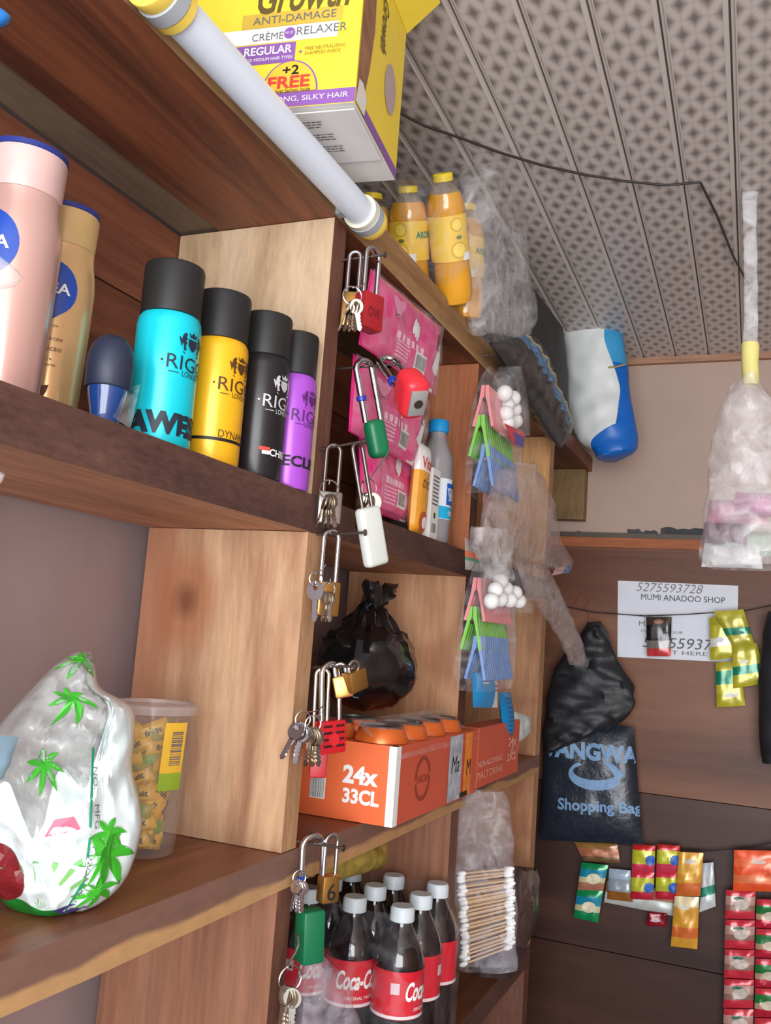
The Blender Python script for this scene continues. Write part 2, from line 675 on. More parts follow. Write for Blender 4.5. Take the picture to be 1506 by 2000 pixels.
# ceiling of narrow printed plastic panels
def lattice():
    m, n, l, b = nodes_of('lattice_plastic')
    tc = n.new('ShaderNodeTexCoord')
    sp = n.new('ShaderNodeSeparateXYZ')
    l.new(tc.outputs['Object'], sp.inputs[0])

    def ma(op, a, b_=None, c=None):
        k = n.new('ShaderNodeMath')
        k.operation = op
        for i, q in enumerate((a, b_, c)):
            if q is None:
                continue
            if isinstance(q, (int, float)):
                k.inputs[i].default_value = q
            else:
                l.new(q, k.inputs[i])
        return k.outputs[0]
    s = 1 / .027
    A = ma('MULTIPLY', ma('ADD', sp.outputs[0], ma('MULTIPLY', sp.outputs[1], .55)), s)
    B = ma('MULTIPLY', ma('SUBTRACT', sp.outputs[0], ma('MULTIPLY', sp.outputs[1], .55)), s)
    fa = ma('ABSOLUTE', ma('SUBTRACT', ma('FRACT', A), .5))
    fb = ma('ABSOLUTE', ma('SUBTRACT', ma('FRACT', B), .5))
    star = ma('MAXIMUM', fa, fb)               # 0 in the middle of a hole
    mr = n.new('ShaderNodeMapRange')
    mr.inputs[1].default_value = .10
    mr.inputs[2].default_value = .40
    l.new(star, mr.inputs[0])
    st2 = ma('MINIMUM', fa, fb)
    mr2 = n.new('ShaderNodeMapRange')
    mr2.inputs[1].default_value = .30
    mr2.inputs[2].default_value = .48
    mr2.inputs[3].default_value = 0
    mr2.inputs[4].default_value = .25
    l.new(st2, mr2.inputs[0])
    inside = ma('LESS_THAN', ma('ABSOLUTE', sp.outputs[0]), .0272)
    dark = ma('MULTIPLY', ma('SUBTRACT', 1, mr.outputs[0]), inside)
    mx = n.new('ShaderNodeMixRGB')
    mx.inputs[1].default_value = lin((216, 208, 202))
    mx.inputs[2].default_value = lin((138, 130, 126))
    l.new(dark, mx.inputs[0])
    mx2 = n.new('ShaderNodeMixRGB')
    mx2.inputs[2].default_value = lin((166, 158, 154))
    l.new(ma('MULTIPLY', mr2.outputs[0], inside), mx2.inputs[0])
    l.new(mx.outputs[0], mx2.inputs[1])
    l.new(mx2.outputs[0], b.inputs['Base Color'])
    b.inputs['Roughness'].default_value = .38
    return m


ceil = part('ceiling', G().box(XL - .05, XR + .05, YB, YF + .05, ZC + .006, ZC + .05), mat('ceiling_backing', (120, 112, 106), .7), kind='structure')
PW = .0675
pg = G()
h = PW / 2 - .0012
for (xa, xb, z) in ((-h, -h + .004, .002), (-h + .004, h - .004, 0), (h - .004, h, .002)):
    pg.box(xa, xb, -1.55, 1.55, z, .0058)
pme = mesh_of('ceiling_panel', pg, lattice(), 0)
for i in range(27):
    x = -.175 + i * PW
    inst('ceiling_panel', pme, Matrix.Translation((x + .02, .49, ZC)) @ Matrix.Rotation(math.radians(1.2), 4, 'Z'), ceil)

# ------------------------------------------------------------------ shelf unit
W_red = wood('red_brown_board', [(58, 30, 22), (104, 62, 46), (142, 84, 58), (122, 80, 62)], 'y', 8, .10, 2.0, .45, .16)
W_gry = wood('weathered_grey_board', [(112, 96, 80), (136, 118, 100)], 'y', 10, .1)
W_tan = wood('tan_edge', [(146, 108, 70), (178, 140, 98), (190, 152, 108)], 'y', 9, .12)
W_drk = wood('dark_sawn_edge', [(66, 44, 38), (88, 60, 52), (104, 74, 62)], 'y', 14, .3, .8, .8, .25, bump=.5)
W_und = wood('orange_brown_underside', [(140, 92, 66), (184, 132, 102), (204, 160, 130)], 'y', 7, .10)
W_top = wood('shelf_top_brown', [(92, 52, 36), (132, 84, 58), (150, 98, 68)], 'y', 7, .10, rough=.42)
W_bei = wood('rough_beige_board', [(166, 138, 106), (196, 168, 136), (208, 184, 154)], 'z', 9, .25, 1.2, .75, .14, bump=.5)
W_kno = wood('knotty_beige_board', [(148, 104, 76), (192, 154, 120), (204, 170, 138)], 'z', 8, .16, 1.6, .7, .14, knot=(-.045, -.036, .070 + 1.35))
W_edg = wood('brown_upright_edge', [(92, 58, 46), (122, 80, 64)], 'z', 12, .2)
W_ed2 = wood('pale_upright_edge', [(160, 120, 86), (190, 150, 112)], 'z', 12, .2)
W_ora = wood('orange_board', [(134, 74, 46), (172, 104, 68), (182, 118, 80)], 'z', 8, .09)
W_lt = wood('light_brown_board', [(150, 104, 72), (188, 140, 104), (200, 154, 118)], 'z', 7, .10, knots=.5)
W_hon = wood('honey_board', [(168, 116, 70), (206, 154, 102), (216, 168, 116)], 'z', 8, .1)
W_pnk = wood('pinkish_board_upright', [(108, 70, 52), (138, 94, 72), (154, 110, 88)], 'z', 8, .07)
W_bck = wood('back_plank_brown', [(70, 38, 28), (112, 66, 48), (142, 88, 64)], 'y', 9, .08, 1.6)
W_knot = wood('block_end', [(108, 82, 50), (140, 112, 74), (150, 122, 84)], 'z', 10, .2)

Y0 = -.25
YA, YA2, YB1, YB2, YC, YC2 = .745, .772, 1.218, 1.250, 1.682, 1.716
unit = thing('wooden_shelf_unit', 'rough brown wooden shelf unit of boards and uprights along the left wall', 'shelf', (-.09, .7, ZF))


def board(name, x0, x1, y0, y1, z0, z1, front, under, top, end, parent=unit, wavy=0):
    """board with its own wood per face; the front edge is split so that it can be slightly uneven"""
    g = G()
    n = 26 if wavy else 1
    vs = []
    for i in range(n + 1):
        y = y0 + (y1 - y0) * i / n
        w = wavy * noise.noise((0.3, y * 6, z0 * 9)) if wavy else 0
        w2 = wavy * noise.noise((4.3, y * 6, z0 * 9)) if wavy else 0
        vs += [(x0, y, z0), (x1 + w, y, z0 + w2 * .4), (x1 + w * .3, y, z1), (x0, y, z1)]
    for i in range(n):
        a, b = i * 4, i * 4 + 4
        g.add([vs[a], vs[a + 1], vs[b + 1], vs[b]], [(0, 3, 2, 1)], 1)
        g.add([vs[a + 1], vs[a + 2], vs[b + 2], vs[b + 1]], [(0, 3, 2, 1)], 0)
        g.add([vs[a + 2], vs[a + 3], vs[b + 3], vs[b + 2]], [(0, 3, 2, 1)], 2)
        g.add([vs[a + 3], vs[a], vs[b], vs[b + 3]], [(0, 3, 2, 1)], 3)
    g.add(vs[:4], [(0, 1, 2, 3)], 3)
    g.add(vs[-4:], [(3, 2, 1, 0)], 3)
    return part(name, g, [front, under, top, end], parent, ang=20)


board('shelf_board', -.132, 0, Y0, YC2, Z1, Z1T, W_tan, W_red, W_red, W_tan, wavy=.0012)
board('shelf_board', XB, -.134, Y0, YC2, Z1 + .003, Z1T - .006, W_gry, W_gry, W_gry, W_gry)
board('shelf_board', XB, 0, Y0, YC2, Z2, Z2T, W_drk, W_und, W_top, W_drk, wavy=.0015)


def s3edge():
    """front edge of the third shelf: brown heartwood above a tan band of sapwood with a wandering border"""
    m, n, l, b = nodes_of('heart_and_sapwood_edge')
    tc = n.new('ShaderNodeTexCoord')
    sp = n.new('ShaderNodeSeparateXYZ')
    l.new(tc.outputs['Object'], sp.inputs[0])
    mp = n.new('ShaderNodeMapping')
    mp.inputs['Scale'].default_value = (1, .35, 1)
    l.new(tc.outputs['Object'], mp.inputs[0])
    nz = n.new('ShaderNodeTexNoise')
    nz.inputs['Scale'].default_value = 22
    nz.inputs['Detail'].default_value = 4
    l.new(mp.outputs[0], nz.inputs['Vector'])
    k = n.new('ShaderNodeMath')
    k.operation = 'MULTIPLY_ADD'
    k.inputs[1].default_value = .022
    l.new(nz.outputs[0], k.inputs[0])
    l.new(sp.outputs[2], k.inputs[2])
    mr = n.new('ShaderNodeMapRange')
    base = Z3 - ZF
    mr.inputs[1].default_value = base + .0200
    mr.inputs[2].default_value = base + .0240
    l.new(k.outputs[0], mr.inputs[0])
    n2 = n.new('ShaderNodeTexNoise')
    n2.inputs['Scale'].default_value = 160
    n2.inputs['Detail'].default_value = 3
    l.new(mp.outputs[0], n2.inputs['Vector'])
    mx = n.new('ShaderNodeMixRGB')
    mx.inputs[1].default_value = lin((188, 146, 100))
    mx.inputs[2].default_value = lin((124, 92, 78))
    l.new(mr.outputs[0], mx.inputs[0])
    sc2 = n.new('ShaderNodeVectorMath')
    sc2.operation = 'SCALE'
    l.new(mx.outputs[0], sc2.inputs[0])
    m3 = n.new('ShaderNodeMapRange')
    m3.inputs[3].default_value = .8
    m3.inputs[4].default_value = 1.2
    l.new(n2.outputs[0], m3.inputs[0])
    l.new(m3.outputs[0], sc2.inputs['Scale'])
    l.new(sc2.outputs[0], b.inputs['Base Color'])
    b.inputs['Roughness'].default_value = .65
    return m


W_s3 = s3edge()
board('shelf_board', XB, 0, Y0, YC2, Z3, Z3T, W_s3, W_tan, W_top, W_tan, wavy=.003)
board('shelf_board', XB, 0, Y0, YC2, Z4, Z4T, W_drk, W_und, W_top, W_drk, wavy=.0015)


def upright(y0, y1, z0, z1, face, edge, x1=-.001):
    g = G()
    g.box(XB + .001, x1, y0, y1, z0 + .0006, z1 - .0006)
    g.m = [0, 0, 0, 0, 1, 1]
    return part('upright', g, [face, edge], unit, ang=0)


upright(YA, YA2, Z2T, Z1, W_bei, W_edg)
upright(YA, YA2, Z3T, Z2, W_kno, W_ed2)
upright(YA, YA2, Z4T, Z3, W_pnk, W_edg)
upright(YB1, YB2, Z2T, Z1, W_ora, W_edg)
upright(YB1, YB2, Z3T, Z2, W_lt, W_edg)
upright(YB1, YB2, Z4T, Z3, W_pnk, W_edg)
upright(YC, YC2, Z2T, Z1, W_hon, W_ed2)
upright(YC, YC2, Z3T, Z2, W_lt, W_ed2)
upright(YC, YC2, Z4T, Z3, W_lt, W_ed2)
for ya, yb in ((YA, YA2), (YC, YC2), (YB1, YB2)):
    upright(ya, yb, ZF, Z4, W_edg, W_edg)
for k in range(3):
    za = Z2T + (Z1 - Z2T) * k / 3
    zb = Z2T + (Z1 - Z2T) * (k + 1) / 3
    part('back_plank', G().box(-.198, -.1805, Y0, YC2, za + .0008, zb - .0008), W_bck, unit, ang=0)
for k in range(2):
    za = Z4T + (Z3 - Z4T) * k / 2
    part('back_plank', G().box(-.198, -.1805, YA2, YC2, za + .0008, za + (Z3 - Z4T) / 2 - .0008), W_pnk, unit, ang=0)


def nail(p, L=.05, tilt=0.0, dy=0.0):
    p = V(p)
    d = V((1, dy, tilt)).normalized()
    g = G().tube([p - d * .012, p + d * L], .0013, 8)
    g.tube([p + d * L, p + d * (L + .0012)], .0032, 10)
    part('nail', g, M_nail, unit)


# ledge carrying on to the far wall
lg = thing('corner_ledge', 'short dark ledge board on a pale block between shelf end and far wall', 'ledge', (-.08, 1.88, .33))
part('ledge_board', G().box(XB, .012, YC2 + .002, YF - .006, Z1, Z1 + .03), W_red, lg, ang=0)
part('support_block', G().box(XB, .004, YF - .04, YF - .006, .332, Z1 - .0006), W_knot, lg, ang=0)

# ------------------------------------------------------------------ lamp under the top shelf, cable, hanging strip
tl = thing('tube_lamp', 'white tube lamp with grey and yellow end caps along top shelf edge', 'lamp', (.0205, .60, .452))
M_tube = mat('frosted_tube', (214, 222, 232), .32, var=.01, emit=((225, 235, 255), .10))
M_capg = mat('grey_cap_plastic', (170, 176, 182), .45)
M_capy = mat('yellow_cap_plastic', (236, 206, 92), .45)
AX = fr((.0205, 0, .452), (0, 0, 1), (1, 0, 0), (0, 1, 0))


def ylathe(prof, n=28, cap=True):
    return G().lathe(prof, n, cap=cap).xf(AX)


ya, yb = .452, .758
part('tube', ylathe([(.0138, ya), (.0138, yb)]), M_tube, tl)
for s, ye in ((-1, ya), (1, yb)):
    q = sorted([ye - s * .004, ye + s * .003])
    part('end_ring', ylathe([(.0143, q[0]), (.0172, q[0]), (.0172, q[1]), (.0143, q[1])]), M_capy if s < 0 else mat('cream_ring', (226, 222, 200), .5), tl)
    q = sorted([ye + s * .003, ye + s * .016])
    part('end_collar', ylathe([(.016, q[0]), (.0178, q[0] + .001), (.0178, q[1] - .001), (.016, q[1])]), M_capg, tl)
    q = sorted([ye + s * .016, ye + s * .026])
    part('end_cap', ylathe([(.0172, q[0]), (.0176, q[0] + .001), (.0165, q[1]), (.010, q[1])]), M_capy, tl)
g = G().box(.0006, .006, .742, .752, .446, .462)
part('bracket', g, M_capg, tl)

pts = [P(u, v, z=ZC - .006) for u, v in ((700, 190), (770, 215), (830, 234), (900, 258), (980, 288), (1060, 312), (1140, 330), (1220, 343), (1300, 351), (1368, 356), (1400, 420), (1432, 500), (1462, 556))]
for i in (2, 3, 4, 5, 6, 7, 8):
    pts[i].z -= .008
part('ceiling_cable', G().tube(pts, .0018, 8), mat('black_cable', (46, 42, 42), .5), loc=pts[0], lab='thin black cable slung under the patterned ceiling panels', cat='cable')

# plastic strip and knotted bag hanging from the ceiling on the right
top = P(1467, 372, z=ZC)
yh = top.y
hb = thing('hanging_clear_bag', 'clear bag of crumpled bags hanging from the ceiling by a taped strip', 'plastic bag', P(1440, 1100, y=yh))


def strip_px(rows, y, nx=6, bulge=.0, amp=.002, seed=1, thick=None):
    """loose upright film: rows of (v, uleft, uright) seen at distance y, closed into a flat sleeve with some depth"""
    g = G()
    k = len(rows)
    vs = []
    n = nx * 2
    for v, a, b in rows:
        pa, pb = P(a, v, y=y), P(b, v, y=y)
        w = (pb - pa).length
        for i in range(n):
            t = i / n * 2 * PI
            x = (1 - math.cos(t)) / 2
            q = pa.lerp(pb, x)
            d = (thick if thick else w * .35) * math.sin(t) * .5
            q = q + V((0, -d, 0))
            q += V((.4, 1, .2)) * (amp * noise.noise(q * 45 + V((seed, 0, 0))))
            vs.append(q)
    for j in range(k - 1):
        for i in range(n):
            i2 = (i + 1) % n
            g.f.append((j * n + i, (j + 1) * n + i, (j + 1) * n + i2, j * n + i2))
            g.m.append(0)
    g.v = vs
    return g


def dense(rows, k=4):
    """interpolate rows smoothly"""
    out = []
    n = len(rows)
    for i in range(n - 1):
        r0, r1, r2, r3 = rows[max(i - 1, 0)], rows[i], rows[i + 1], rows[min(i + 2, n - 1)]
        for j in range(k):
            t = j / k
            out.append(tuple(.5 * (2 * b + (c - a) * t + (2 * a - 5 * b + 4 * c - d) * t * t + (3 * b - a - 3 * c + d) * t ** 3) for a, b, c, d in zip(r0, r1, r2, r3)))
    out.append(tuple(rows[-1]))
    return out


part('strip', strip_px(dense([(374, 1450, 1480), (450, 1452, 1477), (560, 1453, 1480), (675, 1452, 1480)]), yh, 6, thick=.004, amp=.003, seed=3), M_milky, hb)
part('tape', strip_px([(670, 1449, 1482), (675, 1447, 1484), (710, 1448, 1482), (748, 1450, 1484), (752, 1454, 1480)], yh, 8, thick=.018, amp=.0), mat('yellow_tape', (222, 212, 130), .5), hb)
part('bag_film', strip_px(dense([(744, 1452, 1484), (770, 1420, 1500), (820, 1400, 1540), (920, 1385, 1565), (1020, 1372, 1580), (1085, 1366, 1585), (1108, 1380, 1575)], 5), yh, 14, thick=.09, amp=.010, seed=8), M_milky, hb)
for i, (c, v0, u0, w) in enumerate((((196, 140, 160), 1000, 1440, 60), ((150, 170, 150), 1060, 1460, 70), ((120, 96, 110), 1045, 1420, 50), ((206, 206, 206), 1085, 1430, 60), ((186, 130, 160), 985, 1490, 60))):
    s = quad_surf(((u0 - w, v0 + 22), (u0 + w, v0 + 26), (u0 + w - 8, v0 - 20), (u0 - w + 6, v0 - 24)), YM, .03, y=yh + .01 - .004 * i, amp=.008, seed=i, freq=40)
    part('folded_bag', s.geo(10, 8), mat('folded_bag_%d' % i, c, .4, var=.15), hb)

# ------------------------------------------------------------------ carton of hair relaxer on the top shelf
bx = thing('relaxer_carton', 'yellow and white hair relaxer carton with purple bands overhanging the top shelf', 'box', (.0, .70, Z1T))
FR_, BR_ = V((.0668, .635, Z1T)), V((.0500, .766, Z1T))
dU = (V((math.cos(math.radians(8)), math.sin(math.radians(8)), 0)))
dB = (BR_ - FR_).normalized()
BW, BH, BD = .165, .156, (BR_ - FR_).length
M_yel = mat('carton_yellow', (250, 222, 66), .42, var=.03)
M_cwh = mat('carton_white', (236, 234, 230), .5, var=.03)
M_pur = mat('carton_purple', (142, 92, 172), .45, var=.03)
up = V((0, 0, 1))
c0 = [FR_ - dU * BW, FR_, FR_ + dB * BD, FR_ - dU * BW + dB * BD]
g = G()
vs = [q + up * k for k in (.0008, BH) for q in c0]
g.add(vs, [(3, 2, 1, 0), (0, 1, 5, 4), (1, 2, 6, 5), (2, 3, 7, 6), (3, 0, 4, 7), (4, 5, 6, 7)])
g.m = [1, 0, 0, 0, 0, 0]
cart = part('carton_body', g, [M_yel, M_cwh], bx, ang=0)
FF = fr(FR_ - dU * .075 + V((0, 0, 0)), dU, up, dU.cross(up))      # front face frame, x right, y up, z out


def onF(gm, x, y, off=.0005):
    y -= .0035 if y > .012 else 0
    return G().join(gm, FF @ Matrix.Translation((x, y, off)))


part('purple_band', onF(rect(.150, .0130), 0, .0078), M_pur, bx, ang=0)
part('printed_text', onF(tgeo('STRONG, SILKY HAIR', .078, .0055), .030, .0078, .001), M_white, bx, ang=0)
part('white_band', onF(rect(.110, .0145), .0, .073), M_white, bx, ang=0)
part('printed_text', onF(tgeo('CRÈME', .029, .0085), -.0085, .0725, .001), M_grey, bx, ang=0)
part('printed_text', onF(tgeo('RELAXER', .045, .0075), .0405, .0740, .001), M_grey, bx, ang=0)
part('purple_dot', onF(disc(.0052), .0115, .0730, .001), M_pur, bx, ang=0)
part('printed_text', onF(tgeo('NO LYE', .007, .0025), .0115, .0730, .0015), M_white, bx, ang=0)
part('gold_band', onF(rect(.092, .0135), .012, .0875), mat('carton_gold', (214, 180, 70), .4), bx, ang=0)
part('printed_text', onF(tgeo('ANTI-DAMAGE', .076, .0072), .0145, .0873, .001), M_grey, bx, ang=0)
part('printed_text', onF(tgeo('Growth', .085, .030, .02, .25), .022, .108, .001), mat('print_dark_gold', (104, 84, 40), .5), bx, ang=0)
part('purple_label', onF(rect(.064, .0185), -.014, .0555), M_pur, bx, ang=0)
part('printed_text', onF(tgeo('REGULAR', .044, .0078, .02), -.007, .0585, .001), M_white, bx, ang=0)
part('printed_text', onF(tgeo('FOR MEDIUM HAIR TYPES', .044, .0030), -.006, .0505, .001), M_white, bx, ang=0)
part('printed_text', onF(tgeo('+', .004, .004), .0230, .0545, .001), M_pur, bx, ang=0)
part('printed_text', onF(tgeo('FREE NEUTRALIZING', .036, .0032), .0450, .0570, .001), mat('print_olive', (150, 120, 40), .5), bx, ang=0)
part('printed_text', onF(tgeo('SHAMPOO INSIDE', .032, .0032), .0430, .0525, .001), mat('print_olive', (0, 0, 0)), bx, ang=0)
g = poly([(-.0245, 0), (.0245, 0)] + [(.0245 * math.cos(a), .028 * math.sin(a)) for a in [PI * k / 18 for k in range(1, 18)]])
part('offer_badge_rim', onF(G().join(g, Matrix.Diagonal((1.06, 1.05, 1, 1))), .0155, .0180, .0008), M_pur, bx, ang=0)
part('offer_badge', onF(g, .0155, .0180, .0012), mat('badge_orange', (246, 196, 60), .4), bx, ang=0)
part('printed_text', onF(tgeo('+2', .0150, .0085, .02), .0160, .0380, .0016), M_black, bx, ang=0)
part('printed_text', onF(tgeo('FREE', .038, .0112, .03), .0150, .0270, .0016), mat('print_red', (222, 66, 56), .5), bx, ang=0)
part('printed_text', onF(tgeo('Relaxer Sachets Inside', .036, .0032), .0170, .0193, .0016), M_black, bx, ang=0)
# underside print and loose flap
UF = fr(FR_ - dU * .075, dU, dB, -up)
part('underside_flap', G().join(G().rbox((.032, .048, .0012), (.082, .084, .0012), .0005, seg=1), UF), M_cwh, bx, ang=0)
for i in range(3):
    for j in range(3):
        part('small_print', G().join(lines(.034, .0032, 1, i * 3 + j), UF @ Matrix.Translation((.022 + .004 * i, .020 + .020 * i + .004 * j, .0022))), M_grey, bx, ang=0)
# right side: purple foot band, picture strip, open flap at the top
SF = fr(FR_, dB, up, dB.cross(up))


def onS(gm, x, y, off=.0006):
    return G().join(gm, SF @ Matrix.Translation((x, y, off)))


part('purple_band', onS(rect(.112, .010), .075, .006), M_pur, bx, ang=0)
part('side_picture', onS(poly([(.002, .004), (.020, .016), (.030, .050), (.036, .090), (.030, .155), (.002, .155)]), 0, 0), mat('picture_brown', (150, 104, 76), .5, var=.35, scale=50), bx, ang=0)
part('white_corner', onS(poly([(-.002, .001), (.022, .001), (.026, .018), (.014, .026), (.003, .024)]), 0, 0, .0016), M_cwh, bx, ang=0)
part('side_badge', onS(disc(.018, sy=1.3), .092, .070, .0008), mat('badge_lilac', (190, 170, 170), .5), bx, ang=0)
part('printed_text', onS(tgeo('Growth', .05, .018, .02, .25).xf(Matrix.Rotation(-PI / 2, 4, 'Z')), .062, .112, .001), mat('print_dark_gold', (0, 0, 0)), bx, ang=0)
o_ = FR_ + up * BH
nS = dB.cross(up)
g = G()
a, b = o_ + dB * .030, o_ + dB * (BD + .001)
d = (nS * .030 + up * .034)
q = [a, b, b + d + dB * .006, a + d - dB * .004]
g.add(q + [k + nS * .0007 - up * .0007 for k in q], [(0, 1, 2, 3), (7, 6, 5, 4), (0, 4, 5, 1), (1, 5, 6, 2), (2, 6, 7, 3), (3, 7, 4, 0)])
part('open_flap', g, M_yel, bx, ang=0)

# ------------------------------------------------------------------ bottles on the second shelf
def face_ang(p):
    return math.atan2(CAMP.y - p[1], CAMP.x - p[0])


def lotion(loc, Hh, R, cols, label, ang_logo, name='lotion_bottle', gold=False):
    t = thing(name, label, 'lotion bottle', loc, 'lotion bottles on the second shelf')
    c = V(loc)
    H = Hh
    body = [(R * .80, 0), (R * .90, .002), (R * .93, H * .05), (R * 1.0, H * .30), (R * 1.04, H * .52), (R * 1.05, H * .64), (R * 1.02, H * .70), (R * .96, H * .75), (R * .92, H * .80), (R * .92, H * .815)]
    m = mat('lotion_' + ('gold' if gold else 'pink'), cols[0], .22, .35, var=.03, scale=8)
    part('bottle_body', G().lathe(body, 40, c=c), m, t)
    capz = [(R * .915, H * .817), (R * .925, H * .84), (R * .96, H * .965), (R * .955, H * .972)]
    part('cap', G().lathe(capz, 40, c=c), mat('lotion_cap_' + ('gold' if gold else 'pink'), cols[1], .35, .1), t)
    part('cap_lid', G().lathe([(R * .955, H * .9725), (R * .975, H * .975), (R * .965, H * .995), (R * .90, H)], 40, c=c), mat('lid_blue', (40, 52, 128), .4), t)
    rf = prof_r(body)
    dr = disc(R * .88, 32, 6)
    for q in dr.v:
        if q.y < 0:
            q.y -= max(0, 1 - abs(q.x) / (R * .45)) * R * .22 * (-q.y / R)
    drop = part('logo_drop', on_cyl(dr, c, rf, ang_logo, H * (.585 if not gold else .60), .0005), mat('logo_blue', (24, 70, 168), .35), t)
    part('printed_text', on_cyl(tgeo('NIVEA', R * 1.35, R * .32, .02), c, rf, ang_logo, H * (.585 if not gold else .60), .0012), M_white, drop)
    if gold:
        br = mat('print_brown', (120, 80, 50), .5)
        for s, z, w, h in (('Lait Corps', .44, .65, .10), ('Body Cocoa', .385, 1.0, .16), ('Lait Cacao', .345, 1.0, .16), ('48h Care', .30, .5, .08), ('Nourrit Intense', .275, .75, .08), ('200 ml', .06, .45, .08)):
            part('printed_text', on_cyl(tgeo(s, R * w, R * h), c, rf, ang_logo + .12, H * z, .0006), br, t)
        pod = poly([(-.30, -.55), (-.10, -.62), (.20, -.40), (.42, .05), (.55, .55), (.20, .50), (-.15, .35), (-.38, -.05)])
        part('cocoa_pod', on_cyl(G().join(pod, Matrix.Scale(R * .42, 4)), c, rf, ang_logo + .15, H * .155, .0007), mat('cocoa_brown', (112, 58, 34), .5, var=.3, scale=300), t)
        part('blue_swirl', on_cyl(disc(R * .3, sy=1.7), c, rf, ang_logo - .25, H * .15, .0006), mat('swirl_blue', (96, 120, 160), .4), t)
        part('cocoa_bean', on_cyl(disc(R * .09, 14, 2, .7), c, rf, ang_logo + .35, H * .085, .0007), mat('cocoa_brown', (0, 0, 0)), t)
    return t


l1 = (-.068, .432, Z2T)
lotion(l1, .176, .0265, ((214, 172, 162), (222, 186, 180)), 'tall pink lotion bottle with blue lid at the left end of second shelf', face_ang(l1) - .80)
l2 = (-.092, .497, Z2T)
lotion(l2, .169, .0245, ((216, 176, 124), (206, 172, 116)), 'golden lotion bottle with blue lid and cocoa print', face_ang(l2) - .32, gold=True)

# roll-on
ro = thing('roll_on_deodorant', 'small roll-on with matt navy dome cap and blue body', 'deodorant', (-.036, .497, Z2T))
c = V((-.036, .497, Z2T))
part('body', G().lathe([(.0120, 0), (.0128, .002), (.0104, .009), (.0102, .014), (.0130, .027), (.0138, .034)], 32, c=c), mat('roll_on_blue', (24, 66, 130), .15, var=.1, coat=.5), ro)
part('cap', G().lathe([(.0152, .032), (.0160, .033), (.0163, .048), (.0157, .055), (.0134, .063), (.0088, .0685), (.003, .0705), (.00001, .071)], 32, c=c), mat('navy_matt', (40, 46, 68), .5), ro)
s = Surf(c + V((.014, -.008, .010)), c + V((.014, .012, .006)), c + V((.018, .012, .038)), c + V((.014, .004, .034)), (1, -.5, 0), .002, amp=.002, freq=90)
part('torn_wrap', s.geo(6, 8), M_clear, ro)


def crest(k=1.0):
    """small heraldic print: shield, crown and two rearing supporters"""
    g = G()
    def P2(pts, dx=0, dy=0, fl=1):
        g.join(poly([(fl * (x) * k + dx * k, y * k + dy * k) for x, y in (pts if fl > 0 else pts[::-1])]))
    P2([(-.9, .9), (.9, .9), (.9, -.1), (.45, -.7), (0, -1), (-.45, -.7), (-.9, -.1)], 0, -.2)
    P2([(-.7, 0), (.7, 0), (.9, .8), (.45, .35), (0, .9), (-.45, .35), (-.9, .8)], 0, .95)
    for fl in (1, -1):
        P2([(1.15, -1.2), (1.6, -1.3), (1.7, -.4), (2.1, .1), (1.95, 1.0), (1.55, 1.5), (1.15, 1.3), (1.35, .9), (1.05, .6), (1.35, .3), (1.1, -.1), (1.35, -.5)], 0, 0, fl)
        P2([(2.0, -.9), (2.25, -.2), (2.5, .6), (2.3, .7), (1.9, -.1)], 0, 0, fl)
    P2([(-1.8, -1.45), (1.8, -1.45), (1.5, -1.75), (-1.5, -1.75)])
    return g


def deo(loc, R, H, col, label, ink, kind, name='deodorant_can', capcol=(34, 34, 34), hr=.72, mcol=None):
    t = thing(name, label, 'deodorant', loc, 'tall deodorant cans in a row')
    c = V(loc)
    body = [(R * .93, 0), (R, .003), (R, H * hr - .008), (R * .97, H * hr - .003), (R * .90, H * hr)]
    part('can_body', G().lathe(body, 40, c=c), mat('can_' + kind, col, .30, .15, var=.02), t)
    part('cap', G().lathe([(R * .88, H * hr), (R * .935, H * hr + .0008), (R * .945, H * .975), (R * .91, H * .994), (R * .84, H)], 40, c=c), mat('cap_black_matt', capcol, .48, var=.05), t)
    a0 = 0.02
    part('crest', on_cyl(crest(.0050), c, R, a0 - .10, H * .565, .0005), ink, t)
    part('printed_text', on_cyl(tgeo('·RIGGS·', .054, .0110), c, R, a0, H * .455, .0005), ink, t)
    part('printed_text', on_cyl(tgeo('LONDON', .020, .0042), c, R, a0, H * .400, .0005), ink, t)
    part('printed_rule', on_cyl(rect(.008, .0006), c, R, a0 - .68, H * .400, .0005), ink, t)
    return t, c


INK = mat('can_ink', (30, 40, 56), .5)
Rr = .0246
t, c = deo((-.040, .563, Z2T), Rr, .148, (20, 206, 224), 'turquoise deodorant can with black cap beside the navy roll-on', INK, 'turquoise')
part('printed_text', on_cyl(tgeo('AWESOME', .105, .0175, .06), c, Rr, .18, .148 * .135, .0005), INK, t)
t, c = deo((-.034, .6235, Z2T), Rr, .147, (244, 184, 34), 'yellow deodorant can with black cap and thin dark ring', mat('can_ink_brown', (84, 52, 20), .5), 'yellow')
part('printed_text', on_cyl(tgeo('DYNAMIC', .034, .0062), c, Rr, -.05, .147 * .178, .0005), mat('can_ink_brown', (0, 0, 0)), t)
part('printed_ring', G().lathe([(Rr + .0004, .0200), (Rr + .0004, .0226)], 40, c=c, cap=False), M_black, t)
t, c = deo((-.0225, .6765, Z2T), Rr * .96, .147, (36, 34, 36), 'all black deodorant can with silver lettering', mat('can_ink_silver', (190, 190, 194), .4), 'black', hr=.735)
part('printed_text', on_cyl(tgeo('CHIEF', .022, .0062, .02), c, Rr * .96, -.05, .147 * .155, .0005), M_white, t)
part('printed_flag', on_cyl(rect(.010, .0030), c, Rr * .96, -.72, .147 * .172, .0005), mat('print_red', (0, 0, 0)), t)
part('printed_flag', on_cyl(rect(.007, .0030), c, Rr * .96, -.66, .147 * .150, .0005), M_white, t)
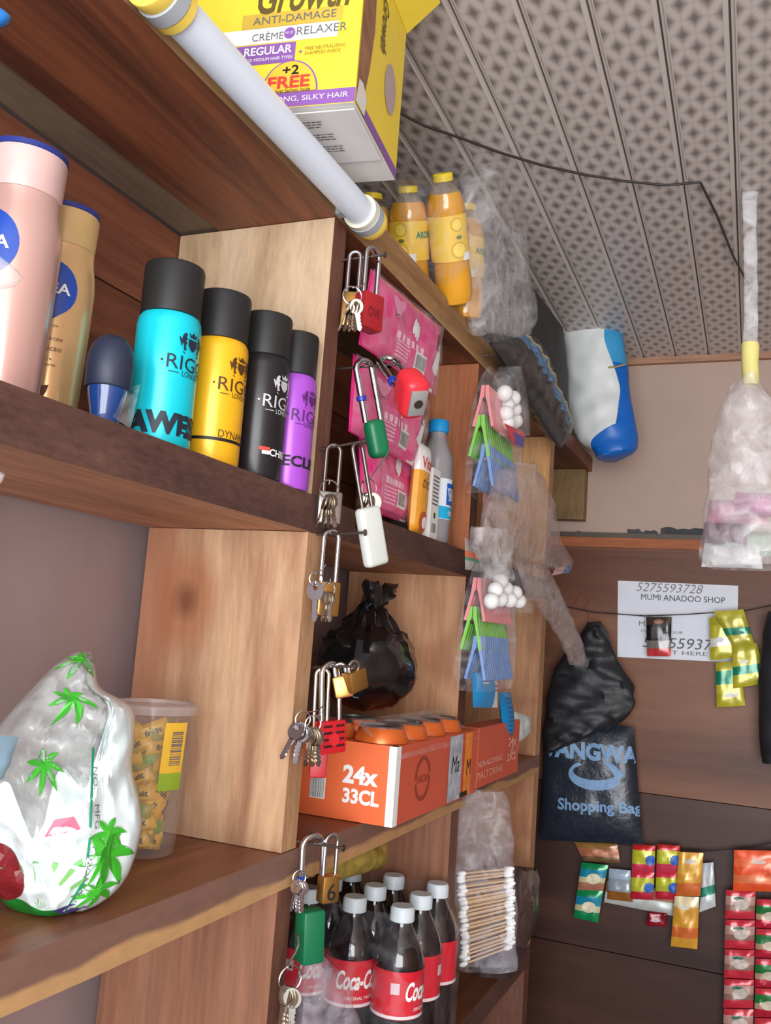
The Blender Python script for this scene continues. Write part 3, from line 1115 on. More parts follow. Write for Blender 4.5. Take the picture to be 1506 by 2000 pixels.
t, c = deo((-.0165, .7218, Z2T), .0212, .145, (172, 84, 206), 'purple deodorant can with black cap against the upright', mat('can_ink_plum', (86, 36, 104), .5), 'purple')
part('printed_text', on_cyl(tgeo('ECLIPSE', .055, .0100, .03), c, .0212, .02, .145 * .165, .0005), M_black, t)

# ------------------------------------------------------------------ padlocks and keys on the nails
def key_mesh(name, m, round_bow=True):
    g = G()
    n = 18
    R1, R0 = .0095, .0030
    vs = []
    for zt in (-.0008, .0008):
        for i in range(n):
            a = 2 * PI * i / n
            vs.append((R1 * math.cos(a) * (1.05 if round_bow else .9), R1 * math.sin(a) - .009, zt))
        for i in range(n):
            a = 2 * PI * i / n
            vs.append((R0 * math.cos(a), R0 * math.sin(a) - .0055, zt))
    fs = []
    for i in range(n):
        j = (i + 1) % n
        fs += [(i, n + i, n + j, j), (2 * n + i, 2 * n + j, 3 * n + j, 3 * n + i), (i, j, 2 * n + j, 2 * n + i), (n + i, 3 * n + i, 3 * n + j, n + j)]
    g.add(vs, fs)
    blade = [(-.0032, -.0170), (.0030, -.0170), (.0030, -.0230), (.0016, -.0245), (.0030, -.0260), (.0014, -.0280), (.0030, -.0300), (.0018, -.0320), (.0030, -.0345), (.0010, -.0385), (-.0010, -.0395), (-.0032, -.0370)]
    g.prism(blade, -.0008, .0008)
    g.xf(fr((0, 0, 0), (0, 1, 0), (0, 0, 1), (1, 0, 0)))    # lies in the YZ plane, facing +x
    return mesh_of(name, g, m)


KEY = key_mesh('key', M_steel)
KEY2 = key_mesh('key', M_steel2, False)


def rot(yaw=0.0, roll=0.0, pitch=0.0):
    return Matrix.Rotation(math.radians(yaw), 4, 'Z') @ Matrix.Rotation(math.radians(roll), 4, 'X') @ Matrix.Rotation(math.radians(pitch), 4, 'Y')


def keys(label, p, n, spread=8, yaw=-30, roll=0, me=None, size=1.0, ring=.0085, step=.0022, link=None):
    """a ring with n keys hanging from it; p is the top of the ring"""
    p = V(p)
    t = thing('key_bunch', label, 'keys', p, 'key bunches on the padlocks')
    M0 = Matrix.Translation(p) @ rot(yaw, roll)
    g = G().tube([(0, ring * math.sin(a), -ring + ring * math.cos(a)) for a in [2 * PI * k / 22 for k in range(22)]], .0007, 6, closed=True)
    part('ring', G().join(g, M0), M_steel, t)
    if link:
        a_, b_ = V(link), p - V((0, 0, .0006))
        mid = (a_ + b_) / 2 - V((0, 0, .002))
        part('wire_link', G().tube([a_, a_.lerp(mid, .5) - V((0, 0, .001)), mid, b_], .0006, 6), M_steel, t)
    for i in range(n):
        a = (i - (n - 1) / 2)
        M = M0 @ Matrix.Translation((a * step, a * .0009, -2 * ring + .004)) @ Matrix.Rotation(math.radians(a * spread), 4, 'X') @ Matrix.Rotation(math.radians(-58 + 14 * a), 4, 'Z') @ Matrix.Scale(size * .86, 4)
        inst('key', me or KEY, M, t)
    return t


def padlock(label, p, bw, bh, bt, L, col, yaw=-35, roll=0, pitch=0, r=.0024, sw=None, metal=None, rings=(), bottom=None, slots=False, deco=None, open_=False, round_=False, smat=None):
    """p = where the shackle hangs on its nail; body faces +x before yaw"""
    p = V(p)
    t = thing('padlock', label, 'padlock', p, 'padlocks hanging on nails')
    M = Matrix.Translation(p) @ rot(yaw, roll, pitch)
    s = (sw or bw * .60) / 2
    zt = r
    k = [(0, -s, zt - s - L)] + [(0, -s * math.cos(a), zt - s + s * math.sin(a)) for a in [PI * i / 12 for i in range(13)]] + [(0, s, zt - s - (L if not open_ else L * .75))]
    part('shackle', G().join(G().tube(k, r, 10), M), smat or M_steel, t)
    zb = zt - s - L
    m = metal or mat('lock_%d_%d_%d' % col, col, .4, var=.04)
    g = G()
    if round_:
        g.rbox((0, 0, zb - bh / 2 + .002), (bt, bw, bh), min(bt, bw) * .36, seg=4)
    else:
        g.rbox((0, 0, zb - bh / 2 + .002), (bt, bw, bh), min(bt, bw) * .16)
    body = part('lock_body', G().join(g, M), m, t)
    for (leg, d, c) in rings:
        q = V((0, s * leg, zb + d))
        part('shackle_ring', G().join(G().lathe([(r * 1.05, -.0028), (r * 1.6, -.0022), (r * 1.6, .0022), (r * 1.05, .0028)], 14, c=q), M), mat('ring_%d' % c[2], c, .35), t)
    if bottom:
        part('base_plate', G().join(G().rbox((0, 0, zb - bh + .0012), (bt * (.62 if round_ else .86), bw * (.66 if round_ else .88), .003), .0008), M), mat('lock_plate', (164, 162, 160), .4, .3), t)
        part('keyhole', G().join(G().lathe([(.0001, 0), (.0045, 0), (.0045, -.0008), (.0001, -.0008)], 16, c=(0, 0, zb - bh - .0002)), M), M_nail, t)
    if slots:
        for i in range(4):
            z = zb - bh * (.16 + .20 * i) + .002
            for yy in (-.22, .25):
                part('slot', G().join(G().rbox((bt / 2, bw * yy, z), (.0012, bw * .34, .0022), .0005, seg=1), M), mat('slot_dark', (60, 12, 16), .6), t)
        part('emblem', G().join(G().lathe([(.0001, 0), (.0062, 0), (.0056, .0012), (.0001, .0014)], 18).xf(fr((bt / 2, 0, zb - bh / 2), (0, 1, 0), (0, 0, 1), (1, 0, 0))), M), mat('lock_red_emblem', (214, 40, 52), .4), t)
    if deco:
        part('printed_text', G().join(tgeo(deco[0], bw * deco[1], bh * deco[2]), M @ fr((bt / 2 + .0003, 0, zb - bh * .5), (0, 1, 0), (0, 0, 1), (1, 0, 0))), deco[3], t)
    return t


# six nails in the front edge of the first upright, each from its own height
YN = .758
NX = .0
def npt(u, v, x):
    return P(u, v, x=x)


n1 = npt(690, 500, .012); nail((0, n1.y, n1.z - .003), .045, .02)
padlock('narrow brass padlock on the top nail beside the pink packs', V((.016, n1.y - .004, n1.z)), .018, .034, .011, .038, (196, 150, 84), metal=M_brass, yaw=-70, r=.0020, sw=.011)
padlock('dark red padlock with long shackle on the top nail', V((.032, n1.y + .002, n1.z + .004)), .026, .036, .017, .040, (168, 34, 42), yaw=-22, r=.0024, sw=.017, deco=('ow', .6, .3, mat('lock_scribble', (110, 20, 26), .6)))
keys('five keys in front of the dark red padlock on the top nail', P(690, 560, x=.045), 5, 7, -50, 0, KEY2, .85, link=(.032, n1.y - .007, n1.z - .030))

n2 = npt(700, 712, .012); nail((0, n2.y, n2.z - .003), .055, .03)
RB = (38, 56, 160)
padlock('green padlock with blue shackle ring on the second nail', V((.018, n2.y - .002, n2.z)), .020, .038, .017, .052, (22, 112, 72), yaw=-35, roll=17, r=.0031, sw=.018, rings=((-1, .024, RB),), round_=True)
padlock('bright red padlock with grey base plate and blue rings on the second nail', V((.040, n2.y + .004, n2.z + .005)), .025, .034, .042, .042, (226, 46, 58), yaw=-46, roll=13, pitch=-46, r=.0031, sw=.018, rings=((-1, .008, RB), (1, .003, RB)), bottom=True, round_=True)
keys('key bunch dangling below the bright red padlock', P(722, 935, x=.040), 5, 4, -25, 0, KEY2, 1.05, ring=.009, link=(.046, n2.y + .014, n2.z - .082))

n3 = npt(645, 873, .010); nail((0, n3.y, n3.z - .002), .045, .16)
padlock('steel padlock with thin dark shackle above the middle shelf edge', V((.014, n3.y, n3.z)), .022, .030, .012, .040, (120, 116, 112), metal=mat('dull_steel', (150, 146, 142), .3, .8), yaw=-55, r=.0019, sw=.013, smat=M_nail)
keys('keys crowded on the steel padlock above the middle shelf edge', P(644, 938, x=.024), 4, 9, -60, 0, KEY2, .9, link=(.014, n3.y - .004, n3.z - .036))
padlock('pale grey padlock with rounded body and slanted shackle', V((.036, n3.y + .003, n3.z + .002)), .026, .056, .012, .056, (206, 210, 204), yaw=-25, roll=18, r=.0020, sw=.012, round_=True, smat=M_nail)

n4 = npt(632, 1040, .006); nail((0, n4.y, n4.z - .002), .048, .06)
padlock('brass padlock with tall shackle on the nail under the middle shelf', V((.014, n4.y + .001, n4.z)), .022, .032, .014, .042, (196, 150, 84), metal=M_brass, yaw=-40, r=.0022, sw=.015)
keys('large pale key and small keys beside the tall brass padlock', P(617, 1118, x=.022), 1, 6, -38, 4, KEY, 1.05, ring=.006, link=(.014, n4.y - .006, n4.z - .030))
keys('small keys hanging flat on the tall brass padlock', P(643, 1138, x=.026), 3, 5, -50, 0, KEY2, .8, ring=.006, link=(.014, n4.y + .006, n4.z - .036))

n5 = npt(630, 1300, .006); nail((0, n5.y, n5.z - .002), .040, .10)
padlock('small brass padlock tilted above the slotted red padlock', V((.034, n5.y + .006, n5.z + .004)), .022, .020, .012, .004, (196, 150, 84), metal=M_brass, yaw=-20, roll=18, r=.0019, sw=.012)
padlock('small brass padlock turned sideways on the fifth nail', V((.022, n5.y + .003, n5.z + .001)), .017, .020, .011, .008, (196, 150, 84), metal=M_brass, yaw=-60, roll=14, r=.0019, sw=.010)
padlock('red padlock with dark slots hanging over the orange carton', V((.014, n5.y + .001, n5.z)), .029, .030, .012, .044, (200, 28, 40), yaw=-28, roll=5, r=.0026, sw=.020, slots=True)
padlock('long slim padlock with nickel shackle behind the slotted red one', V((.008, n5.y - .003, n5.z - .005)), .016, .030, .010, .064, (176, 30, 40), yaw=-60, roll=2, r=.0021, sw=.012, smat=M_steel2)
keys('two keys splayed to the left of the slotted red padlock', P(597, 1390, x=.014), 2, 20, -40, -16, KEY, 1.05, ring=.007, link=(.014, n5.y - .008, n5.z - .036))
keys('dull keys hanging across the slotted red padlock', P(612, 1398, x=.024), 3, 8, -45, 4, KEY2, 1.0, ring=.007, link=(.014, n5.y - .008, n5.z - .040))

n6 = npt(590, 1640, .004); nail((0, n6.y, n6.z - .002), .045, .02)
padlock('brass padlock with scribbled figure on the lowest nail', V((.028, n6.y + .012, n6.z + .004)), .018, .024, .012, .030, (196, 150, 84), metal=M_brass, yaw=-30, r=.0019, sw=.013, deco=('6', .5, .6, M_black))
t = padlock('green padlock hanging from an open hooked shackle on the lowest nail', V((.016, n6.y - .002, n6.z + .003)), .022, .046, .020, .054, (14, 104, 66), yaw=-35, roll=3, r=.0027, sw=.021, rings=((-1, .028, (34, 92, 200)),), open_=True, round_=False)
keys('keys hanging on the shackle of the lowest green padlock', P(586, 1700, x=.018), 3, 7, -40, 0, KEY, .8, ring=.006, link=(.018, n6.y + .004, n6.z - .030))
hk = [P(u, v, x=.020) for u, v in ((582, 1826), (583, 1845), (577, 1862), (567, 1876), (564, 1884), (568, 1889))]
part('wire_hook', G().tube(hk, .0012, 8), M_steel, loc=hk[0], lab='bent wire hook under the lowest green padlock', cat='hook')
keys('key bunch on a wire hook at the bottom left of the bottles', P(569, 1886, x=.020), 4, 3, -35, 0, KEY2, 1.05, ring=.0105)

# ------------------------------------------------------------------ pink packs and bottles in the middle bay
def pink_pack(label, corners, x, T, seed, flip=False):
    s = quad_surf(corners, XP, T, x=x, amp=.0025, seed=seed, freq=22, px=6, pz=6)
    t = thing('pink_pack', label, 'sanitary pack', s.ev(0, -1), 'pink packs hanging in the middle bay')
    part('pack_body', s.geo(18, 14), [mat('pack_pink', (236, 48, 136), .28, var=.10, scale=24, coat=.4)], t)
    part('print_panel', s.put(rect(.085, .046, 10, 6), .0, -.45), mat('pack_pink_pale', (236, 84, 150), .35), t)
    for i in range(6):
        part('print_icon', s.put(rect(.0085, .0085, 2, 2), -.32 + .125 * i, -.22, .0011), mat('pack_icon', (250, 206, 226), .4), t)
    part('small_print', s.put(lines(.036, .022, 5, seed), -.18, -.56, .0012), mat('pack_icon', (0, 0, 0)), t)
    part('barcode_patch', s.put(rect(.032, .022, 4, 3), .30, -.55, .0011), M_white, t)
    part('barcode', s.put(barcode(.027, .016, 16, seed), .30, -.55, .0018), M_grey, t)
    bl = poly([(.006 * math.cos(a) * (1 + .6 * math.sin(3 * a)) * 2.1, .006 * math.sin(a) * (1 + .5 * math.cos(2 * a)) * 2.6) for a in [2 * PI * k / 24 for k in range(24)]])
    part('pale_splash', s.put(bl, -.42, .42, .0011), mat('pack_splash', (240, 140, 186), .3), t)
    for k in range(3):
        part('printed_motif', s.put(disc(.0042, 14, 2, 2.6), .05 + .055 * k, .30 - .06 * k, .0012, -.3), M_white, t)
    lady = poly([(-.010, -.030), (.014, -.030), (.012, .004), (.018, .030), (.004, .034), (-.006, .012)])
    part('printed_figure', s.put(lady, .76, -.45, .0012), M_white, t)
    part('printed_figure', s.put(poly([(-.006, 0), (.010, 0), (.012, .024), (-.002, .022)]), .78, .12, .0013), mat('figure_brown', (150, 92, 72), .5, var=.3), t)
    part('wrap', Surf(*[q + V((.0035, 0, 0)) for q in s.c], XP, T * 1.15, amp=.004, seed=seed + 5, freq=34, px=7, pz=7).geo(16, 12), M_clear, t)
    return t


pink_pack('pink sanitary pack hanging highest, next to the dark red padlock', ((700, 672), (846, 772), (862, 640), (724, 524)), .006, .018, 1)
pink_pack('middle pink sanitary pack behind the green and bright red padlocks', ((680, 842), (808, 912), (834, 782), (690, 690)), -.012, .020, 2)
pink_pack('lowest pink sanitary pack standing on the middle shelf', ((704, 992), (790, 1022), (812, 880), (700, 800)), -.034, .022, 3)


def pet(name, label, cat, loc, R, H, tilt=None, group=None, body=None, capm=None, liquid=None, lab=None, caplen=.014, neck=.32):
    t = thing(name, label, cat, loc, group)
    c = V(loc)
    return t, c


def small_bottle(label, loc, R, H, blue_label=True):
    t = thing('yoghurt_drink_bottle', label, 'bottle', loc, 'drink bottles with blue caps')
    c = V(loc)
    pr = [(R * .8, 0), (R * .98, .004), (R, .012), (R, H * .66), (R * .97, H * .70), (R * .62, H * .82), (R * .48, H * .86), (R * .48, H * .90)]
    part('bottle_body', G().lathe(pr, 32, c=c), mat('grey_clear_bottle', (150, 146, 148), .12, var=.06, coat=.6), t)
    part('cap', G().lathe([(R * .58, H * .90), (R * .62, H * .905), (R * .62, H * .985), (R * .55, H)], 24, c=c), mat('cap_cyan', (26, 150, 214), .4), t)
    if blue_label:
        part('label', G().lathe([(R + .0006, H * .20), (R + .0006, H * .52)], 32, c=c, cap=False), mat('label_white', (226, 234, 240), .4), t)
        part('label_band', G().lathe([(R + .0009, H * .205), (R + .0009, H * .30)], 32, c=c, cap=False), mat('label_cyan', (30, 176, 222), .4), t)
        part('label_square', on_cyl(rect(R * 1.1, H * .17), c, R, .08, H * .40, .0010), mat('label_blue', (24, 96, 190), .4), t)
        part('printed_text', on_cyl(tgeo('YOGURT', R * 1.05, H * .060, .02), c, R, .08, H * .42, .0014), M_white, t)
        part('printed_text', on_cyl(tgeo('DRINK', R * .7, H * .045, .02), c, R, .08, H * .37, .0014), M_white, t)
        part('green_badge', on_cyl(disc(R * .36), c, R, .55, H * .47, .0016), mat('badge_green', (40, 96, 44), .4), t)
        part('printed_text', on_cyl(tgeo('ORIGINAL', R * .9, H * .035, .02), c, R, .15, H * .25, .0014), M_white, t)
    return t


small_bottle('grey bottle with blue cap and white yogurt label', (-.030, 1.150, Z2T), .0225, .170)
small_bottle('grey bottle with blue cap half hidden behind the pink packs', (-.075, 1.166, Z2T), .0235, .176, False)
ct = thing('orange_cream_tube', 'white and orange cream tube standing beside the pink packs', 'cream tube', (-.012, 1.045, Z2T))
s = Surf((-.012, 1.020, Z2T + .001), (-.012, 1.066, Z2T + .001), (-.012, 1.072, Z2T + .115), (-.012, 1.026, Z2T + .115), (1, -.35, 0), .020, amp=.0004, px=3, pz=9)
part('tube_body', s.geo(10, 16, mi=lambda u, v, sd: 1 if v > .35 else 0), [mat('tube_orange', (238, 164, 52), .35), M_white], ct)
part('printed_text', s.put(tgeo('Vita', .030, .015, .02), .0, .55), mat('print_red', (0, 0, 0)), ct)
part('printed_text', s.put(tgeo('tic', .024, .014, .0, .3), .1, .12), mat('print_brown', (0, 0, 0)), ct)
part('printed_fruit', s.put(disc(.014, sy=.9), .1, -.72), mat('fruit_orange', (196, 88, 40), .4), ct)
part('printed_fruit', s.put(disc(.009, sy=.8), .2, -.74, .001), M_white, ct)
cb = thing('small_white_carton', 'slim white carton with small print and barcode between tube and bottle', 'box', (-.020, 1.094, Z2T))
g = G().box(-.034, -.008, 1.080, 1.108, Z2T + .0005, Z2T + .092)
part('carton_body', g, M_cwh, cb, ang=0)
fx = fr((-.0078, 1.094, Z2T), (0, 1, 0), (0, 0, 1), (1, 0, 0))
part('small_print', G().join(lines(.022, .040, 8, 5), fx @ Matrix.Translation((0, .064, .0002))), M_grey, cb, ang=0)
part('barcode', G().join(barcode(.018, .012, 14, 4), fx @ Matrix.Translation((0, .016, .0002))), M_grey, cb, ang=0)
part('green_logo', G().join(disc(.004), fx @ Matrix.Translation((0, .032, .0002))), mat('badge_green', (0, 0, 0)), cb, ang=0)

# ------------------------------------------------------------------ orange soda on the top shelf
M_soda = mat('orange_soda', (226, 160, 42), .12, var=.05, coat=.7, scale=12)
M_petc = film('clear_pet', (200, 190, 160), .22, .08, 14, .10, .1)
M_slab = mat('soda_label', (246, 204, 74), .4, var=.05)
M_capy2 = mat('soda_cap_yellow', (240, 214, 52), .4)


def lean(base, top):
    z = (V(top) - V(base)).normalized()
    x = V((1, 0, 0))
    x = (x - z * x.dot(z)).normalized()
    return fr(base, x, z.cross(x), z)


def soda(label, base, top, front=True, seed=0, txt=0.0):
    base, top = V(base), V(top)
    H = (top - base).length
    R = .0245
    M = lean(base, top)
    t = thing('orange_soda_bottle', label, 'soda bottle', base, 'orange soda bottles on the top shelf')
    pr = [(R * .55, .002), (R * .85, .004), (R * .97, .014), (R, .030), (R * .93, .055), (R * .96, .062), (R * .96, H * .70), (R * .99, H * .73), (R * .93, H * .80), (R * .80, H * .86)]
    part('liquid', G().join(G().lathe(pr, 32), M), M_soda, t)
    part('bottle_neck', G().join(G().lathe([(R * .805, H * .86), (R * .55, H * .91), (R * .42, H * .93), (R * .42, H * .945)], 28, cap=False), M), M_petc, t)
    part('cap', G().join(G().lathe([(R * .48, H * .94), (R * .52, H * .943), (R * .52, H * .992), (R * .46, H)], 24), M), M_capy2, t)
    lb = part('label', G().join(G().lathe([(R + .0006, H * .36), (R + .0006, H * .70)], 32, cap=False), M), M_slab, t)
    a0 = -.62 + txt
    for dy, r_ in ((.63, .0085), (.44, .0105)):
        part('lemon_print', G().join(on_cyl(disc(r_), (0, 0, 0), R, a0 - .15, H * dy, .0010), M), mat('lemon_line', (216, 176, 50), .5), lb)
        part('lemon_print', G().join(on_cyl(disc(r_ * .8), (0, 0, 0), R, a0 - .15, H * dy, .0014), M), mat('lemon_pale', (250, 218, 96), .5), lb)
    part('leaf_print', G().join(on_cyl(disc(.004, 12, 2, .6), (0, 0, 0), R, a0 - .1, H * .535, .0012), M), mat('leaf_olive', (110, 122, 40), .5), lb)
    part('printed_text', G().join(on_cyl(tgeo('ARON', .024, .0085, .03), (0, 0, 0), R, a0 + 1.15, H * .58, .0012), M), mat('print_teal', (20, 130, 104), .5), lb)
    part('info_patch', G().join(on_cyl(rect(.014, .010), (0, 0, 0), R, a0 + .35, H * .385, .0010), M), M_white, lb)
    return t


zb_ = Z1T + .001
soda('nearest orange soda bottle, tallest in view, leaning under clear wrap', (.002, 1.095, zb_), P(864, 338, x=.006), txt=0)
soda('orange soda bottle second from the lamp, partly behind the shelf edge', (-.050, 1.068, zb_), P(796, 363, x=-.040), txt=-.9)
soda('orange soda bottle closest to the lamp end, mostly hidden', (-.102, 1.048, zb_), P(728, 378, x=-.092), txt=-.4)
soda('orange soda bottle at the back right of the wrapped pack', (-.006, 1.160, zb_), P(912, 400, x=-.004), txt=-.75)

sw = thing('shrink_wrap', 'torn clear shrink wrap bunched beside the orange soda bottles', 'plastic wrap', P(960, 650, x=.0))


def crumple(rows, x, thick, nx=14, amp=.008, seed=1, freq=30):
    """bulky torn film: rows of (v, uleft, uright) in the plane x, with real depth"""
    g = G()
    n = nx * 2
    for v, a, b in rows:
        pa, pb = P(a, v, x=x), P(b, v, x=x)
        for i in range(n):
            t = i / n * 2 * PI
            q = pa.lerp(pb, (1 - math.cos(t)) / 2)
            q = q + V((thick * .5 * math.sin(t), 0, 0))
            k = noise.noise_vector(q * freq + V((seed, 0, seed)))
            g.v.append(q + k * amp)
    for j in range(len(rows) - 1):
        for i in range(n):
            i2 = (i + 1) % n
            g.f.append((j * n + i, (j + 1) * n + i, (j + 1) * n + i2, j * n + i2))
            g.m.append(0)
    return g


part('wrap_film', crumple(dense([(322, 935, 965), (345, 918, 985), (400, 912, 1008), (480, 915, 1018), (560, 912, 1026), (610, 918, 1036), (650, 930, 1030), (664, 960, 1010)], 5), .010, .06, amp=.007, seed=4, freq=38), M_milky, sw)
part('wrap_edge', crumple(dense([(352, 760, 800), (358, 770, 900), (380, 790, 930), (440, 800, 950), (540, 850, 975), (640, 950, 1010)], 4), -.004, .075, amp=.004, seed=9, freq=30), M_clear, sw)

# ------------------------------------------------------------------ bulky bags at the far end of the top shelf
bb = thing('black_zip_bag', 'black quilted bag with a blue edged zip at the far end of top shelf', 'bag', (.0, 1.55, Z1T))
M_blk = mat('black_nylon', (58, 58, 60), .30, var=.2, scale=60, bump=.4)
M_blk2 = mat('black_cover_cloth', (52, 52, 54), .7, var=.12, scale=90)
s = Surf(P(958, 668, x=.030), P(1096, 876, x=.034), P(1114, 846, x=.050), P(1040, 652, x=.030), (.75, -.5, .35), .055, amp=.006, seed=2, freq=70, px=4, pz=3)
part('bag_body', s.geo(48, 24, bounds=[lambda u: -.15, lambda u: .30]), [M_blk, mat('zip_band_blue', (92, 124, 158), .55, var=.2, scale=90), M_blk], bb)
zp = [s.ev(-1 + 2 * k / 30, .30, 1, .0005) for k in range(1, 30)]
part('zip', G().tube(zp, .0022, 6), mat('zip_teeth', (190, 176, 140), .4, .4, var=.4, scale=500), bb)
bk = thing('black_cloth_bundle', 'dark grey cloth bundle standing behind the zip bag', 'bundle', (.0, 1.75, Z1T))
s = Surf(P(1020, 740, x=.0), P(1112, 800, x=.0), P(1100, 640, x=.0), P(1030, 545, x=.0), (.6, -.8, 0), .06, amp=.005, seed=12, freq=16)
part('bundle_body', s.geo(14, 14), M_blk2, bk)

wp = thing('white_blue_pack', 'white sack with blue edges lying over the end of the top shelf', 'sack', (.06, 1.86, Z1T))
yw = 1.86
def wsurf(u, v):
    pass
rowsw = dense([(626, 1108, 1200), (640, 1100, 1212), (700, 1104, 1224), (760, 1108, 1230), (820, 1112, 1240), (860, 1130, 1246), (882, 1158, 1240), (896, 1166, 1208)], 12)
g = G()
NX_, KF = 44, 16
for v, a, b in rowsw:
    pa, pb = P(a, v, y=yw), P(b, v, y=yw)
    xb = max(.03, min(.97, .80 + .07 * math.sin(v * .035) - max(0, v - 835) * .016))
    tb = math.acos(1 - 2 * xb)
    for i in range(NX_):
        if i < KF:
            t = tb * i / KF
        elif i < NX_ - KF:
            t = tb + (2 * PI - 2 * tb) * (i - KF) / (NX_ - 2 * KF)
        else:
            t = 2 * PI - tb + tb * (i - NX_ + KF) / KF
        q = pa.lerp(pb, (1 - math.cos(t)) / 2) + V((0, -.04 * math.sin(t), 0))
        q += V((.2, 1, .2)) * (.006 * noise.noise(q * 30))
        g.v.append(q)
for j in range(len(rowsw) - 1):
    for i in range(NX_):
        i2 = (i + 1) % NX_
        g.f.append((j * NX_ + i, (j + 1) * NX_ + i, (j + 1) * NX_ + i2, j * NX_ + i2))
        vv, a, b = rowsw[j]
        edge = KF <= i < NX_ - KF
        g.m.append(2 if (edge and vv < 715) else (1 if edge else 0))
g.f.append(tuple(range(NX_)))
g.m.append(0)
g.f.append(tuple((len(rowsw) - 1) * NX_ + i for i in range(NX_ - 1, -1, -1)))
g.m.append(1)
part('sack_body', g, [mat('sack_white', (222, 226, 224), .45, var=.06, scale=25, bump=.3), mat('sack_blue', (16, 104, 196), .4), mat('sack_cyan', (60, 156, 208), .4)], wp)
gd = [P(u, v, y=yw - .036) for u, v in ((1188, 718), (1205, 716), (1222, 711))]
part('gold_line', G().tube(gd, .002, 6), mat('gold_foil', (190, 168, 96), .35, .5), wp)

# ------------------------------------------------------------------ third shelf, left bay: printed bag and jar of sweets
pb = thing('palm_print_bag', 'crumpled white and clear sweets bag printed with green palm trees', 'plastic bag', (-.085, .545, Z3T))
M_bagw = mat('bag_white_plastic', (214, 226, 226), .22, var=.05, scale=20, coat=.3)
M_bagg = mat('bag_green_edge', (20, 122, 44), .3)
M_bagc = film('bag_clear_part', (196, 200, 198), .42, .16, 26, .25, .6)
NB = V((.62, -.78, .10)).normalized()


class Blob(Surf):
    """bag traced row by row: left and right edge, bulging towards the viewer's side and resting on the shelf"""

    def __init__(s, rows, pl, N, T, amp=.004, seed=0, freq=24, bz=.0, zmin=None):
        s.rows, s.pl, s.N, s.T, s.amp, s.seed, s.freq, s.zmin = rows, pl, V(N).normalized(), T, amp, seed, freq, zmin
        s.c = [s.base(-1, -1), s.base(1, -1), s.base(1, 1), s.base(-1, 1)]

    def base(s, u, v):
        n = len(s.rows) - 1
        t = (1 - (v + 1) / 2) * n
        i = min(int(t), n - 1)
        t -= i
        a, b = s.rows[i], s.rows[i + 1]
        r = [p + (q - p) * t for p, q in zip(a, b)]
        pa, pb = s.pl(r[1], r[0]), s.pl(r[2], r[0])
        return pa.lerp(pb, (u + 1) / 2)

    def put(s, g, u0=0.0, v0=0.0, off=0.0006, rot=0.0):
        wu = (s.base(1, v0) - s.base(-1, v0)).length
        wv = (s.base(0, 1) - s.base(0, -1)).length
        o = G()
        o.f, o.m = g.f, g.m
        for q in g.v:
            o.v.append(s.ev(max(-.99, min(.99, u0 + 2 * q.x / wu)), max(-.99, min(.99, v0 + 2 * q.y / wv)), 1, off))
        return o

    def ev(s, u, v, side=1, off=0.0):
        p = s.base(u, v)
        e = max(0.0, 1 - u * u) ** .5 * max(0.0, 1 - abs(v) ** 3) ** .5
        q = p * s.freq + V((s.seed, side * 2, 0))
        k = .7 * noise.noise(q * .8) - 1.3 * abs(noise.noise(q * 1.3)) - .7 * abs(noise.noise(q * 2.9 + V((3, 1, 0)))) + .5
        r = p + s.N * (side * (s.T / 2 * e + off) + s.amp * k * (.3 + e))
        if s.zmin is not None and r.z < s.zmin:
            r.z = s.zmin + (0.0004 if side > 0 else 0)
        return r


PO, PN = V((-.052, .512, 0)), V((.62, -.78, 0)).normalized()


def plane_hit(u, v, o=PO, n=PN):
    d = CM @ V(((u - IMW / 2) / FPX, (IMH / 2 - v) / FPX, -1))
    return CAMP + d * ((o - CAMP).dot(n) / d.dot(n))


rowsb = dense([(1272, 150, 178), (1300, 108, 186), (1345, 62, 196), (1380, 30, 258), (1440, -20, 262), (1500, -40, 258), (1560, -50, 272), (1620, -50, 277), (1680, -45, 262), (1730, -20, 236), (1765, 10, 190), (1785, 40, 140)], 3)
bs = Blob(rowsb, plane_hit, (.62, -.78, .12), .080, amp=.0125, seed=3, freq=24, zmin=Z3T + .001)


def bagmat(u, v, side):
    k = .30 * noise.noise((u * 2.0, v * 2.2, 4.0))
    if v < -.91 + .10 * max(0, u):
        return 2
    if v < -.02 + k + .35 * u * (u > 0) + .25 * (u > .45) * (v < .55):
        return 0
    return 1


part('bag_body', bs.geo(72, 120, bounds=[lambda u: -.80 - .12 * u + .03 * math.sin(u * 9), lambda u: -.06 + .14 * math.sin(u * 5.5) + .10 * math.sin(u * 11 + 1) + 1.05 / (1 + math.exp(-(u - .62) * 16))]), [M_bagg, M_bagw, M_bagc], pb)
M_palm = mat('palm_green', (60, 168, 44), .35)
M_palm2 = mat('palm_stem', (120, 150, 60), .4)


def palm(k, seed=0, n=7):
    g = G()
    for i in range(n):
        a = 2 * PI * i / n + .3 * seed
        dx, dy = math.cos(a), math.sin(a)
        px_, py_ = -dy, dx
        pts = []
        m = 6
        for j in range(m + 1):
            t = j / m
            w = .20 * math.sin(PI * min(1, t * .95 + .05)) * k
            bend = -.30 * t * t * k
            pts.append((dx * t * k + px_ * w, dy * t * k + py_ * w + bend))
        for j in range(m, -1, -1):
            t = j / m
            w = .10 * math.sin(PI * min(1, t * .95 + .05)) * k
            bend = -.30 * t * t * k
            pts.append((dx * t * k - px_ * w, dy * t * k - py_ * w + bend))
        g.join(poly(pts))
    return g


